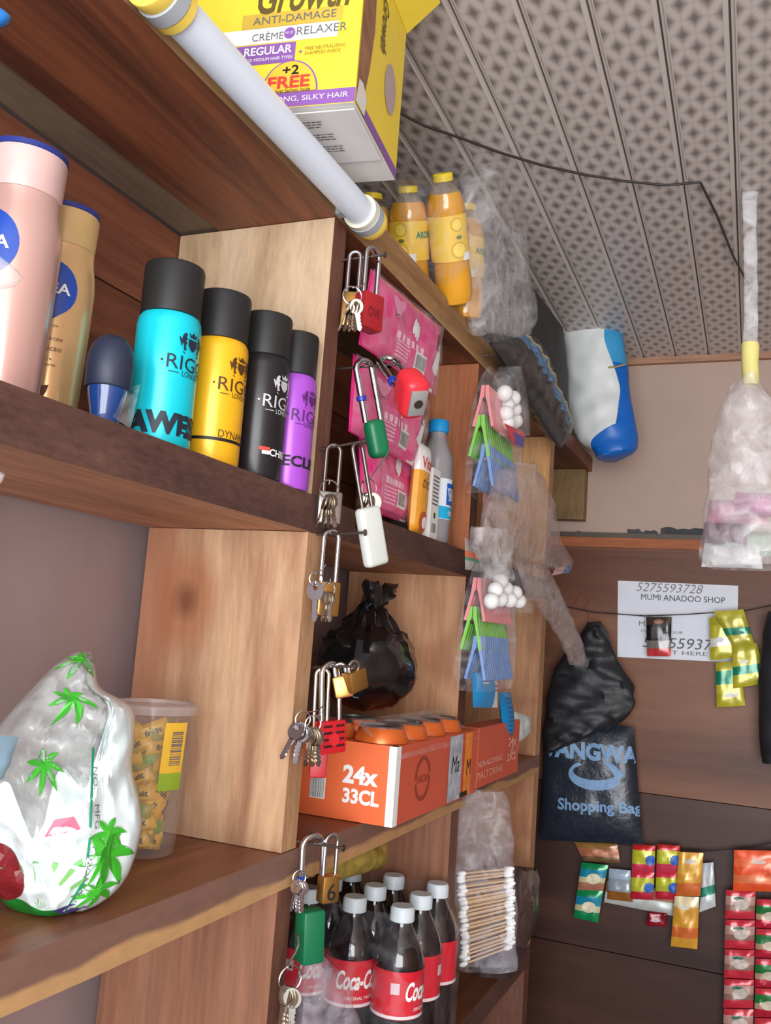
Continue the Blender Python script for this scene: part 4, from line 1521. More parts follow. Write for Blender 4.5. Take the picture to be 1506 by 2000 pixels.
for (u, v, k, s_) in ((.60, -.40, .020, 1), (.62, -.62, .014, 2), (.60, -.27, .012, 4), (-.12, .12, .012, 3), (.02, .52, .014, 5), (.25, .86, .012, 6)):
    part('palm_print', bs.put(palm(k, s_), u, v, .0012), M_palm, pb, ang=0)
g = G()
for i in range(9):
    a = PI / 2 + (i - 4) * .24
    g.join(poly([(0, 0), (.030 * math.cos(a) - .001, .034 * math.sin(a)), (.030 * math.cos(a) + .001, .034 * math.sin(a) - .001)]))
part('fern_print', bs.put(g, -.22, -.80, .0014), mat('fern_green', (118, 176, 96), .4), pb, ang=0)
part('outline_print', bs.put(poly([(-.0008, -.045), (.0008, -.045), (.004, -.02), (.003, .0), (.007, .045), (.0054, .045), (.0014, .0), (.002, -.02)]), .34, -.30, .0011), mat('line_green', (24, 130, 92), .4), pb, ang=0)
part('printed_text', bs.put(tgeo('NO.    MFG DT.02/26,EXP DT.01', .085, .0030).xf(Matrix.Rotation(-PI / 2 - .1, 4, 'Z')), .43, -.38, .0013), M_grey, pb, ang=0)
part('label_print', bs.put(disc(.020, sy=.9), -.80, -.52, .0012), mat('bag_maroon', (120, 28, 34), .4), pb, ang=0)
part('label_print', bs.put(poly([(-.010, 0), (.012, .004), (.008, .010), (-.004, .008)]), .05, -.28, .0012), mat('bag_rose', (206, 70, 100), .4), pb, ang=0)
part('label_print', bs.put(poly([(-.010, .002), (-.002, -.004), (.012, -.006), (.008, .004), (-.002, .008)]), .42, -.82, .0012), mat('bag_violet', (70, 60, 130), .4), pb, ang=0)

jr = thing('sweet_jar', 'clear plastic jar with lid full of yellow wrapped sweets', 'jar', (-.098, .672, Z3T))
c = V((-.098, .672, Z3T + .0008))
Rj, Hj = .0355, .124
M_jar = film('jar_plastic', (226, 220, 214), .12, .08, 12, .08, .05)
part('jar_body', G().lathe([(Rj * .80, 0), (Rj * .84, .003), (Rj * 1.02, Hj * .93)], 40, c=c), M_jar, jr)
part('jar_lid', G().lathe([(Rj * 1.03, Hj * .93), (Rj * 1.10, Hj * .935), (Rj * 1.12, Hj * .99), (Rj * 1.06, Hj), (Rj * .95, Hj * 1.0), (Rj * .93, Hj * .975)], 40, c=c), film('lid_plastic', (206, 190, 184), .45, .2, 12, .1, .05), jr)
rfj = prof_r([(Rj * .84, 0), (Rj * 1.02, Hj * .93)])
aj = face_ang(c)
part('sticker', on_cyl(rect(.022, .052, 8, 4), c, rfj, aj + .62, Hj * .68, .0008), mat('sticker_yellow', (240, 190, 60), .4), jr)
part('sticker_band', on_cyl(rect(.022, .014, 8, 2), c, rfj, aj + .62, Hj * .50, .0012), mat('sticker_green', (150, 180, 50), .4), jr)
part('barcode', on_cyl(barcode(.028, .011, 18, 3).xf(Matrix.Rotation(PI / 2, 4, 'Z')), c, rfj, aj + .66, Hj * .72, .0014), mat('print_slate', (90, 90, 120), .5), jr)
sw_me = Surf((-.017, 0, -.009), (.017, 0, -.009), (.017, 0, .009), (-.017, 0, .009), (0, -1, 0), .012, amp=.0012, freq=90, px=3, pz=3)
gs = sw_me.geo(8, 6)
gs.join(sw_me.put(tgeo('fruit', .018, .006, .03), 0, 0, .0008), mi=1)
SWEET = mesh_of('sweet', gs, [mat('sweet_yellow', (222, 172, 60), .3, var=.15, scale=60), mat('sweet_print', (70, 60, 50), .5)])
gs2 = sw_me.geo(8, 6)
gs2.join(sw_me.put(disc(.006), .3, 0, .0008), mi=1)
SWEET2 = mesh_of('sweet', gs2, [mat('sweet_olive', (168, 150, 62), .3, var=.2, scale=60), mat('sweet_green', (120, 150, 50), .4)])
rnd = random.Random(11)
k = 0
for lay in range(8):
    for i in range(4):
        a = aj + (i - 1.5) * .85 + rnd.uniform(-.2, .2) + (.4 if lay % 2 else 0)
        r = Rj * (.80 + .02 * lay) - .016
        p = c + V((r * math.cos(a), r * math.sin(a), .012 + lay * .0128))
        M = Matrix.Translation(p) @ Matrix.Rotation(a + PI / 2, 4, 'Z') @ Matrix.Rotation(rnd.uniform(-.9, .9), 4, 'Y')
        o = inst('sweet', SWEET if (k % 3) else SWEET2, M @ Matrix.Scale(.82, 4))
        props(o, 'small yellow wrapped sweet inside the clear jar', 'sweet', 'wrapped sweets in the jar')
        k += 1

# small glimpses of packs hanging in front at the left edge
for lab, cs, x, m in (('clear packet tip hanging in front of the pink lotion bottle', ((-40, 575), (30, 560), (46, 545), (-30, 470)), .060, M_milky),
                      ('blue and clear packet corner at the upper left edge', ((-50, 70), (14, 52), (20, 40), (-40, -20)), .030, mat('corner_blue', (40, 120, 200), .3)),
                      ('clear packet corner hanging below the second shelf at the left', ((-50, 975), (4, 942), (10, 925), (-40, 905)), .050, M_milky),
                      ('pale blue packet standing left of the palm print bag', ((-60, 1560), (6, 1520), (38, 1440), (-60, 1430)), -.030, mat('pale_blue_pack', (150, 184, 206), .4))):
    s = quad_surf(cs, XP, .010, x=x, amp=.003, seed=len(lab), freq=60)
    part('plastic_packet', s.geo(8, 8), m, loc=s.ev(0, -1), lab=lab, cat='packet')

# ------------------------------------------------------------------ third shelf, middle bay: malt carton and black bag
mc = thing('malt_drink_carton', 'orange shrink-wrapped carton of malt drink cans on the third shelf', 'carton', (-.04, 1.05, Z3T))
M_or = mat('carton_orange', (232, 110, 64), .4, var=.03)
M_or2 = mat('carton_dull_orange', (206, 92, 66), .45, var=.03)
cz0, cz1 = Z3T + .0008, Z3T + .082
yc0, yc1, xc1 = .915, 1.205, .034
g = G().box(-.150, xc1, yc0, yc1, cz0, cz1)
g.m = [0, 0, 0, 1, 1, 1]
part('carton_body', g, [M_or, M_or2], mc, ang=0)
g = G().rbox((.019, (yc1 + 1.425) / 2 + .002, (cz0 + cz1) / 2 + .002), (.029, 1.425 - yc1 - .004, cz1 - cz0 - .002), .001, seg=1)
part('torn_side_panel', g, M_or2, mc, ang=0)
ffm = fr((xc1 - .036, yc0 - .0004, (cz0 + cz1) / 2), (1, 0, 0), (0, 0, 1), (0, -1, 0))
part('printed_text', G().join(tgeo('24x', .041, .0190, .04), ffm @ Matrix.Translation((-.003, .007, 0))), M_white, mc, ang=0)
part('printed_text', G().join(tgeo('33CL', .042, .0155, .04), ffm @ Matrix.Translation((-.001, -.015, 0))), M_white, mc, ang=0)
part('barcode_patch', G().join(rect(.018, .027), ffm @ Matrix.Translation((-.052, -.009, 0))), M_white, mc, ang=0)
part('barcode', G().join(barcode(.016, .025, 13, 7), ffm @ Matrix.Translation((-.052, -.009, .0003))), M_black, mc, ang=0)
part('white_edge', G().box(xc1 - .008, xc1 + .0006, yc0 - .0006, yc0 + .012, cz0, cz1), M_white, mc, ang=0)
fsm = fr((xc1 + .0005, 0, (cz0 + cz1) / 2), (0, 1, 0), (0, 0, 1), (1, 0, 0))


def onM(gm, y, z, off=0.0002):
    return G().join(gm, fsm @ Matrix.Translation((y, z, off)))


ringg = G()
nn = 28
ringg.add([(rr * math.cos(2 * PI * i / nn), rr * math.sin(2 * PI * i / nn), 0) for rr in (.020, .0245) for i in range(nn)], [(i, nn + i, nn + (i + 1) % nn, (i + 1) % nn) for i in range(nn) if i not in (0, 14)])
part('stamp_ring', onM(ringg, .998, .0), mat('print_rust', (150, 64, 44), .5), mc, ang=0)
part('printed_text', onM(tgeo('CALCIUM', .038, .008), .998, .0, .0004), mat('print_rust', (0, 0, 0)), mc, ang=0)
part('can_picture', onM(rect(.050, .078), 1.112, 0), mat('can_picture_grey', (176, 184, 196), .4, var=.3, scale=70), mc, ang=0)
part('printed_text', onM(tgeo('Ma', .030, .020, 0, .2), 1.112, .004, .0005), M_black, mc, ang=0)
part('can_picture_band', onM(rect(.030, .078), 1.162, 0, .0003), mat('can_picture_orange', (240, 140, 50), .4, var=.2, scale=60), mc, ang=0)
part('printed_text', onM(tgeo('M', .016, .020), 1.166, -.004, .0006), M_black, mc, ang=0)
part('dark_notch', onM(rect(.030, .006), 1.150, -.036, .0006), M_black, mc, ang=0)
M_pp = mat('print_pale_pink', (240, 176, 156), .5)
part('printed_text', onM(tgeo('NON-ALCOHOLIC', .120, .008, .02), 1.270, -.006), M_pp, mc, ang=0)
part('printed_text', onM(tgeo('MALT DRINK', .125, .010), 1.270, -.021), M_pp, mc, ang=0)
part('printed_text', onM(tgeo('24x', .045, .013, .03), 1.380, .012), M_pp, mc, ang=0)
part('printed_text', onM(tgeo('33CL', .050, .011, .03), 1.380, -.010), M_pp, mc, ang=0)
M_al = mat('can_aluminium', (190, 190, 194), .25, .9)
CANS = ((.002, .948, 'orange malt can at the near outer corner of the carton'), (-.060, .948, 'orange malt can in the near row, beside the corner can'), (.002, 1.010, 'second orange malt can along the outer edge of the carton'), (-.060, 1.010, 'orange malt can in the second row, in front of the black bag'), (.002, 1.072, 'third orange malt can along the outer edge of the carton'), (.002, 1.134, 'last orange malt can along the outer edge of the carton'), (-.120, .948, 'orange malt can at the wall end of the near row'))
for i, (x, y, lab_) in enumerate(CANS):
    o = thing('malt_can', lab_, 'drink can', (x, y, cz1 + .0005), 'malt cans in the carton')
    part('can_top', G().lathe([(.0295, 0), (.0295, .003), (.0250, .0135), (.0235, .0150)], 28, c=(x, y, cz1 + .0005)), mat('can_orange', (228, 112, 50), .28, .4), o)
    part('can_rim', G().lathe([(.0236, .0151), (.0242, .0165), (.0230, .0170), (.0215, .0153)], 28, c=(x, y, cz1 + .0005)), M_al, o)
s = Surf((xc1 + .004, yc0 - .004, cz1 - .012), (xc1 + .002, 1.21, cz1 - .012), (-.02, 1.21, cz1 + .022), (-.02, yc0, cz1 + .022), (.8, 0, .6), .014, amp=.003, seed=4, freq=40)
part('shrink_film', s.geo(16, 8), M_clear, mc)

bg_ = thing('black_tied_bag', 'shiny black plastic bag tied with a knot on top of the carton', 'plastic bag', (-.085, 1.09, cz1 + .018))
c = V((-.083, 1.085, cz1 + .0785))
g = G()
nU, nV = 44, 26
for j in range(nV + 1):
    th = PI * j / nV
    for i in range(nU):
        a = 2 * PI * i / nU
        d = V((math.sin(th) * math.cos(a), math.sin(th) * math.sin(a), math.cos(th)))
        fold = abs(math.sin(a * 7 + 2.5 * noise.noise(d * 2))) * .10 * max(0, d.z + .3)
        r = 1 + .10 * noise.noise(d * 2.3 + V((5, 0, 0))) + .06 * noise.noise(d * 5.1) - fold
        q = V((d.x * .062 * r, d.y * .082 * r, d.z * .060 * r))
        if d.z > .80:
            q.z += (d.z - .80) * .09
        q.z = max(q.z, -.0605)
        g.v.append(c + q)
for j in range(nV):
    for i in range(nU):
        i2 = (i + 1) % nU
        g.f.append((j * nU + i, (j + 1) * nU + i, (j + 1) * nU + i2, j * nU + i2))
        g.m.append(0)
M_bin = mat('black_bag_plastic', (20, 20, 22), .16, var=.1, coat=.6, scale=50, bump=.3)
part('bag_body', g, M_bin, bg_)
g = G()
for (o_, d_, h_, r_, sd) in ((V((0, 0, .066)), V((.012, .020, .028)), 1, .013, 1), (V((0, .004, .066)), V((.004, .034, .024)), 1, .011, 5), (V((0, -.002, .064)), V((.006, -.012, .030)), 1, .011, 8)):
    for j in range(11):
        t = j / 10
        rr = r_ * (.35 + .9 * math.sin(PI * min(1, t * .75 + .12)))
        ctr = c + o_ + d_ * t * 1.25
        for i in range(16):
            a = 2 * PI * i / 16
            q = V((rr * math.cos(a), rr * math.sin(a), .3 * rr * math.sin(2 * a)))
            q *= 1 + .7 * noise.noise((ctr + q) * 70 + V((sd, 0, 0)))
            g.v.append(ctr + q)
    b0 = len(g.v) - 11 * 16
    for j in range(10):
        for i in range(16):
            i2 = (i + 1) % 16
            g.f.append((b0 + j * 16 + i, b0 + j * 16 + i2, b0 + (j + 1) * 16 + i2, b0 + (j + 1) * 16 + i))
            g.m.append(0)
    g.f.append(tuple(b0 + 160 + i for i in range(16)))
    g.m.append(0)
part('knot', g, M_bin, bg_)

# ------------------------------------------------------------------ lowest shelf: cola bottles
M_cola = mat('cola_dark', (26, 16, 16), .10, var=.05, coat=.8)
M_clab = mat('cola_label_red', (204, 26, 44), .35, var=.05)
M_ccap = mat('cola_cap_white', (206, 216, 222), .45)
Rc, Hc = .0294, .2135
cpr = [(Rc * .75, .002), (Rc * .95, .006), (Rc, .022), (Rc * .94, .050), (Rc * .90, .075), (Rc * .92, .094), (Rc * .97, .100), (Rc * .97, .146), (Rc * 1.0, .150), (Rc * .97, .158), (Rc * .84, .170), (Rc * .62, .182), (Rc * .45, .191), (Rc * .40, .195), (Rc * .40, .198)]
gl = G().lathe(cpr, 36)
ME_cb = mesh_of('bottle_body', gl, M_cola)
ME_cl = mesh_of('label', G().lathe([(Rc + .0004, .098), (Rc + .0004, .1490)], 36, cap=False), M_clab)
ME_ct = mesh_of('label_rim', G().lathe([(Rc + .0007, .0985), (Rc + .0007, .1020)], 36, cap=False), mat('label_rim_white', (230, 210, 214), .4))
ME_cc = mesh_of('cap', G().lathe([(Rc * .46, .197), (Rc * .49, .1975), (Rc * .49, .2105), (Rc * .43, Hc)], 24), M_ccap)
gt = on_cyl(tgeo('Coca-Cola', .058, .021, .03, .35), (0, 0, 0), Rc, .05, .128, .0010)
gt.join(on_cyl(tgeo('ORIGINAL TASTE', .036, .0036), (0, 0, 0), Rc, .05, .1085, .0010))
ME_cs = mesh_of('printed_script', gt, M_white, 0)
gi = on_cyl(rect(.010, .012), (0, 0, 0), Rc, -1.35, .131, .0010)
ME_ci = mesh_of('info_patch', gi, mat('info_grey', (214, 190, 196), .4), 0)
WHERE = [['cola bottle nearest the shelf edge, front of the wrapped pack', 'cola bottle behind the front one, along the shelf edge', 'cola bottle at the far end of the shelf-edge row'],
         ['cola bottle in the middle of the near row', 'cola bottle in the centre of the wrapped pack', 'cola bottle in the middle of the far row'],
         ['cola bottle at the left end of the near row beside the padlock', 'cola bottle at the back, behind the leftmost one', 'cola bottle in the hidden far corner of the pack']]
for ix, x in enumerate((-.002, -.0635, -.125)):
    for iy, y in enumerate((1.060, 1.1215, 1.183)):
        loc = V((x, y, Z4T + .0005))
        t = thing('cola_bottle', WHERE[ix][iy], 'cola bottle', loc, 'cola bottles on the lowest shelf')
        ry = Matrix.Rotation({(0, 0): .05, (1, 0): -.75, (2, 0): -.35}.get((ix, iy), .9 * ix + 1.3 * iy), 4, 'Z')
        for nm, me in (('bottle_body', ME_cb), ('label', ME_cl), ('label_rim', ME_ct), ('cap', ME_cc), ('printed_script', ME_cs), ('info_patch', ME_ci)):
            inst(nm, me, Matrix.Translation(loc) @ ry, t)
cw = thing('pack_wrap', 'clear shrink film stretched over the pack of cola bottles', 'plastic wrap', (-.06, 1.12, Z4T))
g = G()
rw = [(-.475 + .004, 0), (-.40, 0), (-.345, 0), (-.315, .10), (-.285, .32), (-.268, .44)]
for z, inset in rw:
    x0, x1, y0, y1 = -.157 + .0, .030, 1.026, 1.2165
    cx, cy = (x0 + x1) / 2, (y0 + y1) / 2
    hx, hy = (x1 - x0) / 2 * (1 - inset * .35), (y1 - y0) / 2 * (1 - inset * .35)
    for i in range(40):
        a = 2 * PI * i / 40
        sxx = max(-1, min(1, 1.25 * math.cos(a)))
        syy = max(-1, min(1, 1.25 * math.sin(a)))
        q = V((cx + hx * sxx, cy + hy * syy, z))
        q += V((.003, .003, .004)) * noise.noise(q * 45)
        q.x = min(q.x, .034)
        g.v.append(q)
for j in range(len(rw) - 1):
    for i in range(40):
        i2 = (i + 1) % 40
        g.f.append((j * 40 + i, j * 40 + i2, (j + 1) * 40 + i2, (j + 1) * 40 + i))
        g.m.append(0)
part('wrap_film', g, film('pack_film', (226, 228, 236), .025, .08, 30, .06, .7), cw)
cl_ = thing('loose_clear_bag', 'crumpled clear bag in front of the leftmost cola bottle', 'plastic bag', P(640, 1990, x=-.01))
s = quad_surf(((585, 2060), (690, 2060), (668, 1905), (598, 1832)), XP, .05, x=.004, amp=.010, seed=6, freq=30)
part('bag_film', s.geo(16, 16), film('loose_film', (200, 190, 200), .20, .12, 26, .30, .9), cl_)
yc_ = thing('yellow_cloth', 'crumpled yellow cloth tucked under the third shelf behind the bottles', 'cloth', P(690, 1725, x=-.14))
s = quad_surf(((628, 1728), (770, 1690), (762, 1642), (640, 1655)), XP, .02, x=-.095, amp=.006, seed=3, freq=40)
part('cloth', s.geo(20, 12), mat('cloth_yellow', (176, 152, 70), .8, var=.3, scale=60, bump=.5), yc_)

# cotton swabs in a clear bag at the second upright
sp_ = thing('cotton_swab_pack', 'clear bag of wooden cotton swabs hanging at the second upright', 'cotton swabs', P(950, 1890, y=1.30))
gsw = G().tube([(-.036, 0, 0), (.036, 0, 0)], .0013, 6, mi=0)
for sd in (-1, 1):
    gsw.join(G().sphere((sd * .034, 0, 0), .0034, 8, 6, sc_=(2.0, 1, 1)), mi=1)
SWAB = mesh_of('swab', gsw, [mat('swab_wood', (206, 170, 130), .6), mat('cotton_white', (238, 238, 238), .9)])
rnd = random.Random(4)
dl, dr_ = P(905, 1882, x=.03), P(998, 1848, x=.03)
axs = (dr_ - dl).normalized()
for i in range(22):
    for j in range(2):
        f = i / 21
        pl_ = P(903 + 4 * f, 1884 - 180 * f, y=1.265 + j * .009)
        prr = P(1000 + 2 * f - 14 * f * f, 1848 - 152 * f, y=1.265 + j * .009)
        ctr = (pl_ + prr) / 2 + V((rnd.uniform(-.002, .002), rnd.uniform(-.003, .003), rnd.uniform(-.001, .001)))
        ax = (prr - pl_).normalized()
        M = fr(ctr, ax, V((0, 1, 0)), ax.cross(V((0, 1, 0))))
        inst('swab', SWAB, M, sp_)
part('bag_film', strip_px(dense([(1545, 905, 985), (1575, 890, 995), (1640, 886, 1003), (1720, 888, 1006), (1800, 890, 1010), (1895, 895, 1010)], 4), 1.265, 12, thick=.034, amp=.006, seed=3), film('swab_film', (200, 198, 206), .10, .12, 30, .22, .8), sp_)
db = thing('dark_plastic_bag', 'dark translucent bag bunched behind the cotton swabs', 'plastic bag', P(1020, 1880, x=-.02))
part('bag_film', crumple(dense([(1696, 990, 1036), (1730, 980, 1046), (1790, 975, 1042), (1840, 960, 1024), (1905, 940, 985)], 4), .026, .04, amp=.005, seed=7, freq=30), film('dark_film', (62, 58, 66), .70, .2, 26, .25, .8), db)

# ------------------------------------------------------------------ goods hanging on the second upright
def peg_mesh(col):
    g = G()
    for sd in (-1, 1):
        pts = [(sd * .0005, .0), (sd * .0050, .0), (sd * .0072, -.020), (sd * .0150, -.056), (sd * .0112, -.057), (sd * .0040, -.024), (sd * .0008, -.014)]
        if sd < 0:
            pts = pts[::-1]
        g.prism(pts, -.0042, .0042)
    g.tube([(0, -.020, -.0046), (0, -.020, .0046)], .0030, 8, mi=1)
    g.xf(fr((0, 0, 0), (1, 0, 0), (0, 0, 1), (0, -1, 0)))
    return mesh_of('clothes_peg', g, [mat('peg_%d_%d_%d' % col, col, .4, var=.04), M_steel])


PEGS = [peg_mesh(k) for k in ((236, 138, 140), (128, 204, 72), (108, 148, 210))]


def peg_pack(label, origin, n=13, dz=.040, k=1.0, dx=(0, -.004, .004), yaw=0):
    o = V(origin)
    t = thing('clothes_peg_pack', label, 'clothes pegs', o + V((0, .04, -.14)), 'packs of clothes pegs')
    for r in range(3):
        for i in range(n):
            M = Matrix.Translation(o + V((dx[r], .004 + i * .0105 + r * .002, -r * dz))) @ Matrix.Rotation(math.radians(yaw), 4, 'Z') @ Matrix.Scale(k, 4)
            inst('clothes_peg', PEGS[r], M, t)
    s = [o + V((.0, -.006, .012)), o + V((.0, n * .009 + .008, .012))]
    g = G()
    n_ = 20
    rows = [(.030, .004, -.30), (.010, .009, -.10), (-.03, .018, 0), (-.08, .024, 0), (-.125, .025, 0), (-.148, .016, 0)]
    for z, hx, ins in rows:
        for i in range(n_):
            a = 2 * PI * i / n_
            q = o + V((hx * max(-1, min(1, 1.3 * math.cos(a))), n * .00525 + (n * .00525 + .009) * (1 + ins) * max(-1, min(1, 1.3 * math.sin(a))), z))
            q += V((.003, .003, .002)) * noise.noise(q * 60)
            g.v.append(q)
    for j in range(len(rows) - 1):
        for i in range(n_):
            i2 = (i + 1) % n_
            g.f.append((j * n_ + i, (j + 1) * n_ + i, (j + 1) * n_ + i2, j * n_ + i2))
            g.m.append(0)
    part('pack_film', g, film('peg_film', (226, 226, 234), .06, .08, 40, .14, .8), t)
    return t


nail((0, 1.232, .460), .035, .03)
nail((0, 1.232, .168), .060, .03)
o1 = P(948, 752, x=.032)
peg_pack('pack of pink, green and blue clothes pegs hanging from the top shelf edge', o1)
o2 = P(932, 1128, x=.032)
peg_pack('pack of pink, green and blue clothes pegs hanging below the middle shelf', o2, dz=.038)


def moth(label, pts, x, lab_c, R=.0115):
    t = thing('mothball_pack', label, 'mothballs', P(*pts[-1], x=x), 'packs of white mothballs')
    for i, (u, v) in enumerate(pts):
        part('mothball', G().sphere(P(u, v, x=x - .004 * (i % 2)), R, 16, 10), M_white, t)
    us, vs_ = [p[0] for p in pts], [p[1] for p in pts]
    g = crumple(dense([(min(vs_) - 52, sum(us) / len(us) - 6, sum(us) / len(us) + 6), (min(vs_) - 22, min(us) - 14, max(us) + 10), ((min(vs_) + max(vs_)) / 2, min(us) - 18, max(us) + 20), (max(vs_) + 24, min(us) - 10, max(us) + 22)], 4), x, .034, amp=.003, seed=len(pts), freq=50)
    part('pack_film', g, M_clear, t)
    if lab_c:
        a = lab_c
        s = quad_surf(a, XP, .004, x=x + .014, amp=.001, seed=2)
        part('paper_label', s.geo(8, 6, mi=lambda u, v, sd: 0 if v > .25 or u < -.5 else 1), [mat('label_red', (214, 60, 76), .4), mat('label_indigo', (86, 74, 160), .4)], t)
    return t


moth('upper pack of white mothballs with red and blue label by the pegs', ((986, 768), (990, 790), (988, 808), (1004, 800), (1002, 778), (1006, 822), (990, 826)), .045, ((1000, 862), (1022, 876), (1026, 846), (984, 826)))
moth('lower pack of white mothballs lying over the second peg pack', ((960, 1174), (978, 1170), (996, 1172), (1014, 1174), (968, 1152), (988, 1150), (1006, 1158), (978, 1136)), .060, None, .0105)

pk = thing('pink_foil_packet', 'small pink foil packet behind the hanging peg pack', 'packet', P(958, 1010, x=.0))
s = quad_surf(((942, 1012), (972, 1006), (974, 952), (944, 956)), XP, .012, x=.022, amp=.002, seed=4, freq=60)
part('packet_body', s.geo(8, 8), mat('foil_pink', (226, 160, 164), .25, .2, var=.15, scale=60), pk)
gp = thing('green_striped_packet', 'clear packet with orange and green stripes above the lower pegs', 'packet', P(925, 1130, x=.02))
s = quad_surf(((908, 1112), (942, 1118), (936, 1064), (908, 1050)), XP, .008, x=.050, amp=.002, seed=5, freq=60)
part('packet_body', s.geo(8, 10, mi=lambda u, v, sd: 1 if -.5 < v < -.1 else (2 if -.1 <= v < .3 else 0)), [M_milky, mat('stripe_green', (80, 140, 110), .4), mat('stripe_orange', (206, 110, 80), .4)], gp)

eb = thing('empty_bag_bunch', 'bunch of empty grey clear bags hanging between the peg packs', 'plastic bag', P(1010, 1100, x=.05))
part('bag_film', crumple(dense([(905, 1000, 1020), (935, 975, 1050), (1000, 950, 1078), (1060, 950, 1092), (1095, 985, 1112), (1112, 1060, 1105)], 5), .055, .05, amp=.006, seed=2, freq=30), M_hang, eb)
part('twisted_top', crumple(dense([(1030, 930, 980), (1055, 925, 998), (1080, 935, 995), (1110, 955, 985), (1130, 960, 990)], 4), .070, .03, amp=.006, seed=5, freq=44), M_milky, eb)
part('printed_corner', quad_surf(((1078, 1124), (1112, 1118), (1118, 1102), (1085, 1110)), XP, .006, x=.058, amp=.002, seed=5).geo(6, 4, mi=lambda u, v, sd: 1 if u > .1 else 0), [mat('corner_pink', (226, 170, 170), .4), mat('corner_cobalt', (40, 110, 200), .4)], eb)
et = thing('trailing_bag', 'long clear bag tail trailing in front of the far wall', 'plastic bag', P(1130, 1298, x=.06))
tailp = [(1100, 1010, 1060), (1140, 1020, 1085), (1180, 1045, 1102), (1220, 1078, 1120), (1260, 1100, 1136), (1290, 1112, 1140), (1300, 1118, 1134)]
part('bag_film', crumple(dense(tailp, 4), .060, .022, amp=.004, seed=12, freq=34), M_hang, et)

bp_ = thing('blue_toothbrush_pack', 'blue printed pack hanging under the lower pegs beside the carton', 'packet', P(950, 1385, x=.02))
s = quad_surf(((924, 1382), (972, 1382), (972, 1312), (922, 1314)), XP, .012, x=.040, amp=.001, seed=4)
part('pack_body', s.geo(8, 8, mi=lambda u, v, sd: 1 if u > .45 else 0), [mat('pack_azure', (30, 150, 214), .3), M_white], bp_)
part('small_print', s.put(lines(.028, .012, 2, 3), -.25, .55), M_white, bp_)
part('small_print', s.put(lines(.014, .012, 2, 4), .6, .1), mat('label_red', (0, 0, 0)), bp_)
rb = thing('blue_ribbed_pack', 'blue ribbed pack with white crimped edge right of the blue printed pack', 'packet', P(995, 1445, x=.01))
s = quad_surf(((984, 1442), (1004, 1440), (998, 1352), (974, 1352)), XP, .014, x=.030, amp=.001, seed=5)
part('pack_body', s.geo(6, 16), mat('pack_azure2', (20, 132, 196), .3), rb)
for i in range(9):
    part('rib', s.put(rect(.022, .0018, 4, 1), 0, -.85 + .2 * i, .0012), mat('rib_dark', (14, 96, 150), .4), rb)
s = quad_surf(((1006, 1458), (1034, 1432), (1036, 1400), (1000, 1388)), XP, .014, x=.026, amp=.004, seed=8, freq=70)
part('crimped_edge', s.geo(10, 10), mat('crimp_white', (206, 218, 216), .4), rb)
s = quad_surf(((982, 1500), (1010, 1480), (1012, 1440), (984, 1440)), XP, .012, x=.028, amp=.003, seed=9, freq=70)
part('clear_tail', s.geo(8, 8), M_milky, rb)

# ------------------------------------------------------------------ goods and notices on the far wall
YS = YF - .020
ps = thing('paper_notice', 'white paper shop notice with printed and handwritten lines on far wall', 'sign', P(1325, 1290, y=YS))
q = [P(u, v, y=YF - .007) for u, v in ((1206, 1283), (1440, 1294), (1442, 1144), (1207, 1134))]
sS = Surf(*q, YM, .0012, amp=.0006, freq=8, px=30, pz=30)
part('paper', sS.geo(12, 8), mat('paper_white', (226, 230, 240), .7, var=.02), ps)
INKB = mat('ink_print', (60, 60, 70), .6)
INKP = mat('ink_pen', (120, 116, 120), .7)
part('printed_text', sS.put(tgeo('MUMI ANADOO SHOP', .168, .0125), .10, .60), INKB, ps, ang=0)
part('handwriting', sS.put(tgeo('5275593728', .135, .018, -.012, .3), -.12, .86), INKP, ps, ang=0)
part('printed_text', sS.put(tgeo('ACC', .026, .006), -.52, .10), INKP, ps, ang=0)
part('printed_text', sS.put(tgeo('M', .012, .010), -.58, -.10), INKP, ps, ang=0)
part('printed_text', sS.put(tgeo('EV            QUE', .085, .006), -.24, -.30), INKP, ps, ang=0)
part('handwriting', sS.put(tgeo('5275593728', .175, .022, .0, .2), .16, -.58), mat('ink_marker', (96, 96, 104), .6), ps, ang=0)
part('printed_text', sS.put(tgeo('T HERE P', .09, .008), .30, -.82), INKP, ps, ang=0)
st = [P(u, v, y=YF - .022) for u, v in ((1085, 1180), (1160, 1196), (1260, 1203), (1340, 1200), (1400, 1196), (1460, 1192), (1520, 1180))]
part('wall_string', G().tube(st, .0012, 6), mat('dark_string', (40, 34, 36), .8), loc=st[0], lab='dark string stretched across the paper notice on the far wall', cat='string')
st2 = [P(u, v, y=YF - .022) for u, v in ((1110, 1640), (1180, 1646), (1280, 1656), (1380, 1662), (1470, 1655), (1530, 1640))]
part('wall_string', G().tube(st2, .0012, 6), mat('dark_string', (0, 0, 0)), loc=st2[0], lab='dark string holding the row of colourful sachets on the far wall', cat='string')


